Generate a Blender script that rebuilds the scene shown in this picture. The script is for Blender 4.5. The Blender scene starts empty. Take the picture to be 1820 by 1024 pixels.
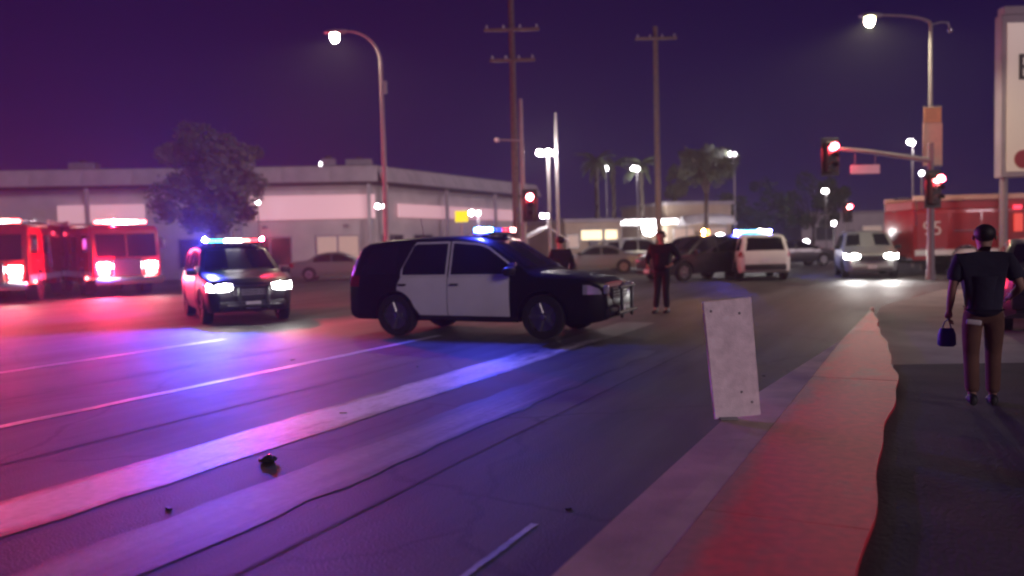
import bpy, bmesh, math, random
from mathutils import Vector, Matrix

S = bpy.context.scene
COL = S.collection
R = math.radians
PI = math.pi
random.seed(7)

# ------------------------------------------------------------------ camera
PW, PH, FPX, EYE = 1820, 1024, 1456.0, 1.6
YAW, PIT, ROLL = R(26.9), R(3.03), R(-1.5)
CM = Matrix.Rotation(YAW, 3, 'Z') @ Matrix.Rotation(PI/2 - PIT, 3, 'X') @ Matrix.Rotation(ROLL, 3, 'Z')
cd = bpy.data.cameras.new('camera')
cam = bpy.data.objects.new('camera', cd)
COL.objects.link(cam)
cam.matrix_world = Matrix.Translation((0, 0, EYE)) @ CM.to_4x4()
cd.sensor_width = 36.0
cd.lens = 36.0 * FPX / PW
cd.clip_start, cd.clip_end = 0.05, 3000
cd.dof.use_dof = True
cd.dof.focus_distance = 7.0
cd.dof.aperture_fstop = 0.85
S.camera = cam
S.cycles.filter_width = 2.2

# ------------------------------------------------------------------ sky, added fill light, exposure
wd = bpy.data.worlds.new('World'); S.world = wd; wd.use_nodes = True
wn, wl = wd.node_tree.nodes, wd.node_tree.links
bg = wn['Background']
tc = wn.new('ShaderNodeTexCoord'); sx = wn.new('ShaderNodeSeparateXYZ')
rmp = wn.new('ShaderNodeValToRGB')
wl.new(tc.outputs['Generated'], sx.inputs[0]); wl.new(sx.outputs['Z'], rmp.inputs[0])
rmp.color_ramp.elements[0].position = 0.0; rmp.color_ramp.elements[0].color = (0.013, 0.0025, 0.090, 1)
rmp.color_ramp.elements[1].position = 0.45; rmp.color_ramp.elements[1].color = (0.006, 0.0015, 0.040, 1)
wl.new(rmp.outputs[0], bg.inputs['Color'])
bg.inputs['Strength'].default_value = 0.55
sd = bpy.data.lights.new('fill_sun', 'SUN'); sd.energy = 0.75; sd.angle = R(14); sd.color = (1.0, 0.76, 0.84)  # added fill standing in for city glow; lifts near ground and upright faces
fill_lamp = bpy.data.objects.new('fill_sun', sd); COL.objects.link(fill_lamp); fill_lamp.rotation_euler = (R(73), 0, YAW + R(35))
S.view_settings.view_transform = 'Standard'
S.view_settings.look = 'None'
S.view_settings.gamma = 1.0
S.view_settings.exposure = 0.0
S.view_settings.use_curve_mapping = False
HAZE_DENSITY = 0.0013


# ------------------------------------------------------------------ where things stand
def ray(px, py):
    return CM @ Vector(((px - PW/2)/FPX, -(py - PH/2)/FPX, -1.0))

def gp(px, py, z=0.0):
    d = ray(px, py); t = (z - EYE)/d.z
    return Vector((0, 0, EYE)) + d*t

def foot(px, D, z=0.0):
    d = ray(px, 435 - (px - 910)*0.0262)
    p = Vector((0, 0, EYE)) + d*D
    return Vector((p.x, p.y, z))

def head(a):
    """heading angle about Z for a vehicle whose nose points a degrees off the view's right-hand side (positive = away)."""
    return YAW + R(a)

# ------------------------------------------------------------------ materials
MATS = {}
def mat(name, col, rough=0.6, metal=0.0, var=0.0, vscale=4.0, bump=0.0, bscale=40.0, coat=0.0, emit=None, estr=0.0, spec=0.5, trans=0.0):
    if name in MATS: return MATS[name]
    m = bpy.data.materials.new(name); m.use_nodes = True
    n, l = m.node_tree.nodes, m.node_tree.links
    b = n['Principled BSDF']
    b.inputs['Base Color'].default_value = (*col, 1)
    b.inputs['Roughness'].default_value = rough
    b.inputs['Metallic'].default_value = metal
    b.inputs['Coat Weight'].default_value = coat
    b.inputs['Specular IOR Level'].default_value = spec
    b.inputs['Transmission Weight'].default_value = trans
    if emit:
        b.inputs['Emission Color'].default_value = (*emit, 1)
        b.inputs['Emission Strength'].default_value = estr
    if var > 0 or bump > 0:
        t = n.new('ShaderNodeTexCoord')
    if var > 0:
        nz = n.new('ShaderNodeTexNoise'); nz.inputs['Scale'].default_value = vscale; nz.inputs['Detail'].default_value = 6
        l.new(t.outputs['Object'], nz.inputs['Vector'])
        cr = n.new('ShaderNodeValToRGB')
        cr.color_ramp.elements[0].position = 0.3; cr.color_ramp.elements[1].position = 0.7
        cr.color_ramp.elements[0].color = (*[c*(1 - var) for c in col], 1)
        cr.color_ramp.elements[1].color = (*[min(1, c*(1 + var)) for c in col], 1)
        l.new(nz.outputs['Fac'], cr.inputs[0]); l.new(cr.outputs[0], b.inputs['Base Color'])
    if bump > 0:
        nb = n.new('ShaderNodeTexNoise'); nb.inputs['Scale'].default_value = bscale; nb.inputs['Detail'].default_value = 5
        l.new(t.outputs['Object'], nb.inputs['Vector'])
        bp = n.new('ShaderNodeBump'); bp.inputs['Strength'].default_value = bump; bp.inputs['Distance'].default_value = 0.02
        l.new(nb.outputs['Fac'], bp.inputs['Height']); l.new(bp.outputs[0], b.inputs['Normal'])
    MATS[name] = m
    return m

def worn(name, paint, under, amount=0.5, scale=3.0, rough=0.5, stretch=(1, 1, 1), bump=0.3, soft=0.12, fade_x=None, edge=None):
    """paint worn through to what lies under it"""
    m = bpy.data.materials.new(name); m.use_nodes = True
    n, l = m.node_tree.nodes, m.node_tree.links
    b = n['Principled BSDF']; b.inputs['Roughness'].default_value = rough
    t = n.new('ShaderNodeTexCoord'); mp = n.new('ShaderNodeMapping'); mp.inputs['Scale'].default_value = stretch
    l.new(t.outputs['Object'], mp.inputs[0])
    nz = n.new('ShaderNodeTexNoise'); nz.inputs['Scale'].default_value = scale; nz.inputs['Detail'].default_value = 9; nz.inputs['Roughness'].default_value = 0.65
    l.new(mp.outputs[0], nz.inputs['Vector'])
    fac = nz.outputs['Fac']
    if fade_x:                                   # paint thins out towards one edge
        sp = n.new('ShaderNodeSeparateXYZ'); l.new(t.outputs['Object'], sp.inputs[0])
        mr = n.new('ShaderNodeMapRange'); mr.inputs['From Min'].default_value = fade_x[0]; mr.inputs['From Max'].default_value = fade_x[1]
        mr.inputs['To Min'].default_value = 0.32; mr.inputs['To Max'].default_value = -0.06
        l.new(sp.outputs['X'], mr.inputs['Value'])
        ad = n.new('ShaderNodeMath'); ad.operation = 'ADD'; l.new(fac, ad.inputs[0]); l.new(mr.outputs[0], ad.inputs[1]); fac = ad.outputs[0]
    if edge:                                     # traffic wears the line away from its edges inwards
        sp = n.new('ShaderNodeSeparateXYZ'); l.new(t.outputs['Object'], sp.inputs[0])
        su = n.new('ShaderNodeMath'); su.operation = 'SUBTRACT'; su.inputs[1].default_value = edge[0]; l.new(sp.outputs['X'], su.inputs[0])
        ab = n.new('ShaderNodeMath'); ab.operation = 'ABSOLUTE'; l.new(su.outputs[0], ab.inputs[0])
        mr = n.new('ShaderNodeMapRange'); mr.inputs['From Min'].default_value = edge[1]*.62; mr.inputs['From Max'].default_value = edge[1]
        mr.inputs['To Min'].default_value = 0; mr.inputs['To Max'].default_value = edge[2]
        l.new(ab.outputs[0], mr.inputs['Value'])
        my = n.new('ShaderNodeMapRange'); my.inputs['From Min'].default_value = edge[3]; my.inputs['From Max'].default_value = edge[4]
        my.inputs['To Min'].default_value = 0; my.inputs['To Max'].default_value = .4
        l.new(sp.outputs['Y'], my.inputs['Value'])
        ad = n.new('ShaderNodeMath'); ad.operation = 'ADD'; l.new(mr.outputs[0], ad.inputs[0]); l.new(my.outputs[0], ad.inputs[1])
        a2 = n.new('ShaderNodeMath'); a2.operation = 'ADD'; l.new(fac, a2.inputs[0]); l.new(ad.outputs[0], a2.inputs[1]); fac = a2.outputs[0]
    cr = n.new('ShaderNodeValToRGB')
    cr.color_ramp.elements[0].position = amount - soft; cr.color_ramp.elements[1].position = amount + soft
    cr.color_ramp.elements[0].color = (*paint, 1); cr.color_ramp.elements[1].color = (*under, 1)
    l.new(fac, cr.inputs[0])
    n2 = n.new('ShaderNodeTexNoise'); n2.inputs['Scale'].default_value = 14; n2.inputs['Detail'].default_value = 6
    l.new(t.outputs['Object'], n2.inputs['Vector'])
    mx = n.new('ShaderNodeMix'); mx.data_type = 'RGBA'; mx.blend_type = 'MULTIPLY'; mx.inputs['Factor'].default_value = 0.5
    l.new(cr.outputs[0], mx.inputs[6]); l.new(n2.outputs['Fac'], mx.inputs[7])
    hs = n.new('ShaderNodeHueSaturation'); hs.inputs['Saturation'].default_value = 1.0; hs.inputs['Value'].default_value = 1.3
    l.new(mx.outputs[2], hs.inputs['Color']); l.new(hs.outputs[0], b.inputs['Base Color'])
    bp = n.new('ShaderNodeBump'); bp.inputs['Strength'].default_value = bump; bp.inputs['Distance'].default_value = 0.01
    nb = n.new('ShaderNodeTexNoise'); nb.inputs['Scale'].default_value = 90; l.new(t.outputs['Object'], nb.inputs['Vector'])
    l.new(nb.outputs['Fac'], bp.inputs['Height']); l.new(bp.outputs[0], b.inputs['Normal'])
    MATS[name] = m
    return m

def glow(name, col, strength, base=None):
    return mat(name, base or tuple(min(1, c) for c in col), 0.3, emit=col, estr=strength)

# asphalt: aggregate, tar patches, tyre polished lanes along the street, damp sheen
def asphalt_mat():
    m = bpy.data.materials.new('asphalt'); m.use_nodes = True
    n, l = m.node_tree.nodes, m.node_tree.links
    b = n['Principled BSDF']; b.inputs['Specular IOR Level'].default_value = 0.3
    t = n.new('ShaderNodeTexCoord')
    mp = n.new('ShaderNodeMapping'); mp.inputs['Scale'].default_value = (1.0, 0.08, 1.0); l.new(t.outputs['Object'], mp.inputs[0])
    a = n.new('ShaderNodeTexNoise'); a.inputs['Scale'].default_value = 1.1; a.inputs['Detail'].default_value = 7; a.inputs['Roughness'].default_value = 0.6
    l.new(mp.outputs[0], a.inputs['Vector'])
    c = n.new('ShaderNodeTexNoise'); c.inputs['Scale'].default_value = 60; c.inputs['Detail'].default_value = 4
    l.new(t.outputs['Object'], c.inputs['Vector'])
    d = n.new('ShaderNodeTexNoise'); d.inputs['Scale'].default_value = 0.35; d.inputs['Detail'].default_value = 8; d.inputs['Roughness'].default_value = 0.7
    l.new(t.outputs['Object'], d.inputs['Vector'])
    r1 = n.new('ShaderNodeValToRGB'); l.new(a.outputs['Fac'], r1.inputs[0])
    r1.color_ramp.elements[0].position = 0.36; r1.color_ramp.elements[1].position = 0.66
    r1.color_ramp.elements[0].color = (0.032, 0.031, 0.033, 1); r1.color_ramp.elements[1].color = (0.115, 0.11, 0.115, 1)
    r2 = n.new('ShaderNodeValToRGB'); l.new(d.outputs['Fac'], r2.inputs[0])
    r2.color_ramp.elements[0].position = 0.38; r2.color_ramp.elements[1].position = 0.6
    r2.color_ramp.elements[0].color = (0.45, 0.45, 0.45, 1); r2.color_ramp.elements[1].color = (1, 1, 1, 1)
    mx = n.new('ShaderNodeMix'); mx.data_type = 'RGBA'; mx.blend_type = 'MULTIPLY'; mx.inputs['Factor'].default_value = 0.8
    l.new(r1.outputs[0], mx.inputs[6]); l.new(r2.outputs[0], mx.inputs[7])
    # cracks sealed with tar
    v = n.new('ShaderNodeTexVoronoi'); v.feature = 'DISTANCE_TO_EDGE'; v.inputs['Scale'].default_value = 0.33
    wv = n.new('ShaderNodeVectorMath'); wv.operation = 'ADD'; l.new(t.outputs['Object'], wv.inputs[0]); 
    d2 = n.new('ShaderNodeTexNoise'); d2.inputs['Scale'].default_value = 0.9; d2.inputs['Detail'].default_value = 5; l.new(t.outputs['Object'], d2.inputs['Vector'])
    l.new(d2.outputs['Color'], wv.inputs[1]); l.new(wv.outputs[0], v.inputs['Vector'])
    r3 = n.new('ShaderNodeValToRGB'); l.new(v.outputs['Distance'], r3.inputs[0])
    r3.color_ramp.elements[0].position = 0.004; r3.color_ramp.elements[1].position = 0.012
    r3.color_ramp.elements[0].color = (0.6, 0.6, 0.6, 1); r3.color_ramp.elements[1].color = (1, 1, 1, 1)
    mx2 = n.new('ShaderNodeMix'); mx2.data_type = 'RGBA'; mx2.blend_type = 'MULTIPLY'; mx2.inputs['Factor'].default_value = 1
    l.new(mx.outputs[2], mx2.inputs[6]); l.new(r3.outputs[0], mx2.inputs[7])
    l.new(mx2.outputs[2], b.inputs['Base Color'])
    rr = n.new('ShaderNodeMapRange'); rr.inputs['To Min'].default_value = 0.48; rr.inputs['To Max'].default_value = 0.85
    l.new(d.outputs['Fac'], rr.inputs['Value']); l.new(rr.outputs[0], b.inputs['Roughness'])
    bp = n.new('ShaderNodeBump'); bp.inputs['Strength'].default_value = 0.55; bp.inputs['Distance'].default_value = 0.012
    l.new(c.outputs['Fac'], bp.inputs['Height']); l.new(bp.outputs[0], b.inputs['Normal'])
    MATS['asphalt'] = m
    return m
asphalt_mat()

mat('black_paint', (0.008, 0.008, 0.010), 0.36, coat=0.04, var=0.15, vscale=2, spec=0.16)
mat('white_paint', (0.74, 0.73, 0.70), 0.35, coat=0.3, var=0.05, vscale=3)
mat('red_paint', (0.36, 0.013, 0.015), 0.32, coat=0.4, var=0.12, vscale=2)
mat('silver_paint', (0.42, 0.44, 0.43), 0.3, metal=0.4, coat=0.4)
mat('grey_paint', (0.16, 0.16, 0.17), 0.35, metal=0.3, coat=0.3)
mat('dark_paint', (0.02, 0.018, 0.022), 0.3, coat=0.4)
mat('glass_dark', (0.010, 0.010, 0.013), 0.08, spec=0.7)
mat('rubber', (0.012, 0.012, 0.012), 0.85, bump=0.2)
mat('plastic_black', (0.014, 0.014, 0.015), 0.55)
mat('chrome', (0.65, 0.65, 0.66), 0.18, metal=1.0)
mat('rim_metal', (0.30, 0.30, 0.31), 0.35, metal=0.9)
mat('lamp_clear', (0.6, 0.6, 0.62), 0.12, metal=0.6)
mat('lamp_red', (0.30, 0.01, 0.012), 0.2)
mat('galvanised', (0.36, 0.36, 0.37), 0.45, metal=0.6, var=0.15, vscale=6)
mat('painted_pole', (0.27, 0.25, 0.26), 0.5, var=0.12, vscale=5)
mat('wood_pole', (0.11, 0.085, 0.075), 0.85, var=0.3, vscale=8, bump=0.4)
mat('signal_housing', (0.03, 0.03, 0.025), 0.5)
mat('sign_white', (0.75, 0.74, 0.76), 0.45, var=0.06)
mat('sign_yellow_glow', (0.75, 0.72, 0.02), 0.45, emit=(.9, .85, .0), estr=.8)  # plate is no lamp; added emission stands in for light it throws back
mat('banner_cloth', (0.90, 0.66, 0.44), 0.75, var=0.10, vscale=3)
mat('banner_top', (0.90, 0.52, 0.24), 0.75, var=0.10, vscale=3)
mat('concrete', (0.52, 0.40, 0.30), 0.85, var=0.25, vscale=2.5, bump=0.35, bscale=50)
mat('concrete_pale', (0.34, 0.32, 0.29), 0.85, var=0.25, vscale=1.2, bump=0.35, bscale=40)
mat('pavement_dark', (0.055, 0.043, 0.045), 0.9, var=0.4, vscale=1.6, bump=0.7, bscale=35)
mat('stucco', (0.52, 0.47, 0.47), 0.9, var=0.12, vscale=0.7, bump=0.3)
mat('stucco_tan', (0.50, 0.40, 0.30), 0.9, var=0.14, vscale=0.8, bump=0.3)
mat('fascia', (0.40, 0.36, 0.38), 0.8, var=0.18, vscale=0.9)
mat('roof_dark', (0.06, 0.05, 0.055), 0.85, var=0.2)
mat('shop_glass', (0.03, 0.03, 0.04), 0.1, spec=0.6)
mat('door_paint', (0.13, 0.11, 0.13), 0.5)
mat('frame_alu', (0.35, 0.35, 0.36), 0.4, metal=0.6)
mat('bark', (0.07, 0.055, 0.045), 0.9, bump=0.6, bscale=12)
mat('leaf', (0.055, 0.085, 0.035), 0.7, var=0.4, vscale=1.5)
mat('leaf_pale', (0.10, 0.12, 0.08), 0.7, var=0.35, vscale=1.5)
mat('palm_leaf', (0.07, 0.09, 0.05), 0.65, var=0.3)
mat('skin', (0.34, 0.20, 0.14), 0.6, var=0.08)
mat('hair', (0.012, 0.009, 0.008), 0.6)
mat('navy_cloth', (0.018, 0.020, 0.040), 0.9, var=0.25, vscale=5, bump=0.5, bscale=9)
mat('black_cloth', (0.006, 0.005, 0.007), 0.9, var=0.25, vscale=5, bump=0.5, bscale=9)
mat('brown_cloth', (0.14, 0.070, 0.045), 0.9, var=0.25, vscale=5, bump=0.5, bscale=9)
mat('white_cloth', (0.62, 0.60, 0.60), 0.9)
mat('shoe', (0.015, 0.014, 0.014), 0.6)
mat('blue_bag', (0.02, 0.025, 0.26), 0.45)
mat('gold', (0.55, 0.38, 0.06), 0.4, metal=0.5)
mat('letter_black', (0.03, 0.022, 0.025), 0.6)
mat('letter_red', (0.40, 0.03, 0.04), 0.6)
mat('number_pale', (0.72, 0.55, 0.50), 0.5)
mat('rail_pale', (0.85, 0.50, 0.40), 0.5)
mat('shutter', (0.34, 0.30, 0.30), 0.45, metal=0.4)
worn('road_paint', (0.80, 0.78, 0.80), (0.07, 0.067, 0.07), 0.59, 2.2, 0.5, (1, 0.3, 1), edge=(-5.07, .36, .22, 9.5, 15))
worn('road_paint_faint', (0.48, 0.46, 0.49), (0.06, 0.057, 0.06), 0.50, 1.7, 0.6, (1, 0.12, 1), soft=0.22, edge=(-3.81, .33, .30, 6.5, 11))
worn('road_paint_thin', (0.62, 0.60, 0.62), (0.07, 0.066, 0.07), 0.54, 2.0, 0.5, (1, 0.3, 1))
worn('kerb_red', (0.90, 0.045, 0.07), (0.46, 0.15, 0.14), 0.62, 1.3, 0.6, (1, 0.55, 1), fade_x=(-1.14, -0.88))
worn('board_white', (0.95, 0.82, 0.85), (0.45, 0.28, 0.30), 0.72, 2.6, 0.55, (1, 1, 1), soft=0.06)

# ------------------------------------------------------------------ mesh helpers
def arc_rot(d):
    return Vector(d).to_track_quat('Z', 'Y').to_matrix().to_4x4()

class MB:
    def __init__(s): s.bm = bmesh.new()
    def box(s, c, d, rot=None, bev=0.0, seg=1):
        r = bmesh.ops.create_cube(s.bm, size=1.0)
        vs = r['verts']
        M = Matrix.Translation(c) @ (rot.to_4x4() if rot else Matrix.Identity(4)) @ Matrix.Diagonal((*d, 1))
        bmesh.ops.transform(s.bm, matrix=M, verts=vs)
        if bev > 0:
            es = list({e for v in vs for e in v.link_edges})
            bmesh.ops.bevel(s.bm, geom=es, offset=bev, segments=seg, affect='EDGES', profile=0.5)
        return s
    def cyl(s, a, b, r0, r1=None, n=12):
        a, b = Vector(a), Vector(b); r1 = r0 if r1 is None else r1
        d = b - a
        M = Matrix.Translation((a + b)/2) @ arc_rot(d)
        bmesh.ops.create_cone(s.bm, cap_ends=True, segments=n, radius1=r0, radius2=r1, depth=d.length, matrix=M)
        return s
    def tube(s, pts, rad, n=8):
        pts = [Vector(p) for p in pts]
        rs = rad if isinstance(rad, (list, tuple)) else [rad]*len(pts)
        rings = []
        for i, p in enumerate(pts):
            d = (pts[min(i+1, len(pts)-1)] - pts[max(i-1, 0)]).normalized()
            q = d.to_track_quat('Z', 'Y').to_matrix()
            rings.append([s.bm.verts.new(p + q @ Vector((math.cos(2*PI*k/n)*rs[i], math.sin(2*PI*k/n)*rs[i], 0))) for k in range(n)])
        for A, B in zip(rings, rings[1:]):
            for k in range(n): s.bm.faces.new((A[k], A[(k+1) % n], B[(k+1) % n], B[k]))
        s.bm.faces.new(rings[0][::-1]); s.bm.faces.new(rings[-1])
        return s
    def ball(s, c, r, sc=(1, 1, 1), u=14, v=9):
        M = Matrix.Translation(c) @ Matrix.Diagonal((r*sc[0], r*sc[1], r*sc[2], 1))
        bmesh.ops.create_uvsphere(s.bm, u_segments=u, v_segments=v, radius=1, matrix=M)
        return s
    def prism(s, poly, z0, z1):
        b = [s.bm.verts.new((x, y, z0)) for x, y in poly]; t = [s.bm.verts.new((x, y, z1)) for x, y in poly]
        n = len(poly)
        s.bm.faces.new(b[::-1]); s.bm.faces.new(t)
        for k in range(n): s.bm.faces.new((b[k], b[(k+1) % n], t[(k+1) % n], t[k]))
        return s
    def quad(s, a, b, c, d):
        s.bm.faces.new([s.bm.verts.new(p) for p in (a, b, c, d)]); return s
    def loft(s, rings, cap=True):
        rr = [[s.bm.verts.new(p) for p in r] for r in rings]
        n = len(rr[0])
        for A, B in zip(rr, rr[1:]):
            for k in range(n): s.bm.faces.new((A[k], A[(k+1) % n], B[(k+1) % n], B[k]))
        if cap: s.bm.faces.new(rr[0][::-1]); s.bm.faces.new(rr[-1])
        return s
    def build(s, name, m, parent=None, smooth=None, loc=None):
        bmesh.ops.recalc_face_normals(s.bm, faces=s.bm.faces)
        me = bpy.data.meshes.new(name); s.bm.to_mesh(me); s.bm.free()
        if smooth is not None:
            for p in me.polygons: p.use_smooth = True
            me.set_sharp_from_angle(angle=R(smooth))
        me.materials.append(MATS[m] if isinstance(m, str) else m)
        o = bpy.data.objects.new(name, me); COL.objects.link(o)
        if parent: o.parent = parent
        if loc is not None: o.location = loc
        return o

def tag(o, label=None, cat=None, group=None, kind=None):
    if label: o['label'] = label
    if cat: o['category'] = cat
    if group: o['group'] = group
    if kind: o['kind'] = kind
    return o

def thing(name, loc, rz, label, cat, group=None):
    o = bpy.data.objects.new(name, None); COL.objects.link(o); o.empty_display_size = 0.2
    o.location = loc; o.rotation_euler = (0, 0, rz)
    return tag(o, label, cat, group)

def share(src, parent, loc=(0, 0, 0), rot=(0, 0, 0), name=None):
    o = src.copy(); COL.objects.link(o); o.parent = parent; o.location = loc; o.rotation_euler = rot
    return o

def copy_tree(o, parent=None):
    c = o.copy(); COL.objects.link(c)
    if parent: c.parent = parent
    for ch in list(o.children): copy_tree(ch, c)
    return c

def lamp(name, kind, energy, col, parent=None, loc=(0, 0, 0), rot=None, r=0.06, size=None, blend=0.5):
    d = bpy.data.lights.new(name, kind); d.energy = energy; d.color = col
    d.shadow_soft_size = r
    if kind == 'SPOT': d.spot_size = size; d.spot_blend = blend
    o = bpy.data.objects.new(name, d); COL.objects.link(o)
    if parent: o.parent = parent
    o.location = loc
    if rot: o.rotation_euler = rot
    o.visible_camera = True
    return o

def lettering(text, size, depth, m, parent, loc, rot, name='lettering'):
    cu = bpy.data.curves.new(name, 'FONT'); cu.body = text; cu.size = size; cu.extrude = depth; cu.align_x = 'CENTER'; cu.align_y = 'CENTER'
    tmp = bpy.data.objects.new(name, cu); COL.objects.link(tmp)
    dg = bpy.context.evaluated_depsgraph_get(); me = bpy.data.meshes.new_from_object(tmp.evaluated_get(dg))
    bpy.data.objects.remove(tmp)
    me.materials.clear(); me.materials.append(MATS[m])
    o = bpy.data.objects.new(name, me); COL.objects.link(o); o.parent = parent; o.location = loc; o.rotation_euler = rot
    return o

# ================================================================== GROUND
def structure(o): o['kind'] = 'structure'; return o
structure(MB().prism([(-400, -120), (400, -120), (400, 420), (-400, 420)], -0.3, 0.0).build('road', 'asphalt'))

def strip(name, x0, x1, y0, y1, m, z=0.004, wob=0.0, n=40):
    mb = MB(); L, T = [], []
    for i in range(n + 1):
        y = y0 + (y1 - y0)*i/n
        L.append(mb.bm.verts.new((x0 + random.uniform(-wob, wob), y, z))); T.append(mb.bm.verts.new((x1 + random.uniform(-wob, wob), y, z)))
    for i in range(n): mb.bm.faces.new((L[i], T[i], T[i+1], L[i+1]))
    return structure(mb.build(name, m))
strip('road_line', -5.42, -4.72, 1.0, 15.5, 'road_paint', wob=0.02)
strip('road_line', -4.12, -3.50, -1.0, 11.5, 'road_paint_faint', wob=0.04)
strip('road_line', -7.90, -7.76, 3.0, 12.5, 'road_paint_thin', wob=0.01)
strip('road_line', -2.02, -1.98, 2.6, 4.15, 'road_paint_thin', wob=0.004)
strip('road_line', -11.6, -11.45, 2.0, 11.0, 'road_paint_thin', wob=0.01)

# tar seams and repair patches in the asphalt
mat('tar', (0.016, 0.015, 0.017), 0.8, var=0.3, bump=0.3)
mat('patch', (0.034, 0.033, 0.036), 0.6, var=0.3, vscale=3, bump=0.5, bscale=60)
def seam(pts, w):
    mb = MB(); prev = None
    for i, (x, y) in enumerate(pts):
        a = mb.bm.verts.new((x - w*random.uniform(.3, .7), y + random.uniform(-.02, .02), 0.003)); b = mb.bm.verts.new((x + w*random.uniform(.3, .7), y, 0.003))
        if prev: mb.bm.faces.new((prev[0], prev[1], b, a))
        prev = (a, b)
    return structure(mb.build('road_seam', 'tar'))
for x0, y0, y1, w in ((-3.05, -1, 14, .022), (-6.4, 2, 22, .03), (-9.3, 4, 25, .03)):
    x = x0; P = []
    for k in range(60):
        x += random.uniform(-.007, .007); P.append((x, y0 + (y1 - y0)*k/59))
    seam(P, w)
# gutter, kerb and pavement on the right, where the photographer stands
KZ = 0.13
gut = structure(MB().prism([(-1.485, -3), (-1.083, -3), (-1.083, 12.4), (-1.485, 7.4), (-1.485, 7.2)], -0.05, 0.128).build('kerb_ledge', 'concrete'))
kerb = structure(bpy.data.objects.new('kerb', None)); COL.objects.link(kerb); kerb['kind'] = 'structure'
ys = [-3.0]
while ys[-1] < 17.5: ys.append(ys[-1] + random.uniform(2.2, 2.6))
def right_edge(y):
    base = -0.27 + 0.020*math.sin(y*1.7) + 0.012*math.sin(y*4.1 + 1)
    if y > 9.5: base -= (y - 9.5)*0.085
    return base
def left_edge(y):
    return -1.08 if y < 12.4 else -1.08 + (y - 12.4)*0.02
for y0, y1 in zip(ys, ys[1:]):
    mb = MB(); n = 12; ring = []
    yy = [y0 + .0015 + (y1 - y0 - .003)*k/n for k in range(n + 1)]
    poly = [(left_edge(y), y) for y in yy] + [(right_edge(y), y) for y in reversed(yy)]
    mb.prism(poly, -0.05, KZ + random.uniform(-.002, .002))
    es = [e for e in mb.bm.edges if all(v.co.z > .1 for v in e.verts)]
    bmesh.ops.bevel(mb.bm, geom=es, offset=0.003, segments=2, affect='EDGES')
    mb.build('kerb_stone', 'kerb_red', kerb)
structure(MB().prism([(-0.34, -3), (30, -3), (30, 16.5), (3.2, 11.9), (1.0, 10.9), (-0.34, 10.35)], -0.05, 0.105).build('pavement', 'pavement_dark'))
structure(MB().prism([(-0.9, 10.36), (-0.34, 10.36), (1.0, 10.91), (3.2, 11.91), (30, 16.52), (30, 26), (0.4, 26), (-0.9, 20)], -0.05, 0.02).build('driveway', 'concrete_pale'))

# ================================================================== VEHICLES
def interp(P, x):
    if x <= P[0][0]: return P[0][1]
    for (a, b), (c, d) in zip(P, P[1:]):
        if x <= c: return b + (d - b)*(x - a)/(c - a)
    return P[-1][1]

SUV = dict(top=[(-2.5, .66), (-2.49, .95), (-2.44, 1.10), (-2.33, 1.42), (-2.22, 1.62), (-2.08, 1.69), (-1.7, 1.735), (-1.0, 1.765), (-.2, 1.765), (.25, 1.72), (.42, 1.66), (1.0, 1.27), (1.16, 1.16), (1.3, 1.115), (1.8, 1.06), (2.2, .99), (2.40, .90), (2.48, .76), (2.5, .58)],
           bot=[(-2.5, .40), (-2.3, .30), (2.3, .27), (2.5, .33)],
           wid=[(-2.5, .74), (-2.44, .88), (-2.2, .95), (-1.2, .99), (.8, 1.0), (1.7, .97), (2.2, .90), (2.42, .80), (2.5, .68)],
           prof=[(.25, .93), (.45, .985), (.7, 1.0), (.95, .985), (1.08, .955), (1.68, .765), (1.8, .73)], wx=(1.44, -1.42), wr=.375, belt=1.08)
SEDAN = dict(top=[(-2.45, .62), (-2.43, .88), (-2.3, .98), (-1.7, 1.03), (-1.45, 1.07), (-.9, 1.36), (-.5, 1.44), (.1, 1.45), (.4, 1.38), (1.0, 1.04), (1.2, .97), (1.9, .90), (2.3, .78), (2.43, .64), (2.45, .5)],
             bot=[(-2.45, .36), (-2.2, .24), (2.2, .22), (2.45, .28)],
             wid=[(-2.45, .70), (-2.3, .86), (-1.6, .92), (1.2, .93), (2.0, .88), (2.35, .76), (2.45, .62)],
             prof=[(.2, .94), (.45, 1.0), (.75, .99), (.95, .955), (1.4, .74), (1.5, .70)], wx=(1.42, -1.38), wr=.33, belt=.96)

def car_shape(K):
    def w(x, z): return interp(K['wid'], x)*interp(K['prof'], z)
    def top(x): return interp(K['top'], x)
    def bot(x):
        b = interp(K['bot'], x)
        for wx in K['wx']:
            r = K['wr'] + .065
            if abs(x - wx) < r: b = max(b, K['wr'] + math.sqrt(max(0, r*r - (x - wx)**2)))
        return b
    return w, top, bot

def car_body(K, name, m, parent):
    w, top, bot = car_shape(K)
    xs = sorted({p[0] for p in K['top']} | {wx + (K['wr'] + .0651)*math.cos(PI*k/10) for wx in K['wx'] for k in range(11)} | {x*.25 for x in range(-9, 10)})
    rings = []
    for x in xs:
        zb, zt = bot(x), top(x)
        zc = max(zb + .01, zt - .07); r = []
        for k in range(9): z = zb + (zc - zb)*k/8; r.append((w(x, z), z))
        wt = w(x, zc)
        r += [(wt*.975, zc + (zt - zc)*.55), (wt*.92, zc + (zt - zc)*.9), (wt*.6, zt + .012), (wt*.25, zt + .02)]
        full = [(x, y, z) for y, z in r] + [(x, -y, z) for y, z in reversed(r)]
        rings.append(full)
    return MB().loft(rings).build(name, m, parent, smooth=35)

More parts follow.
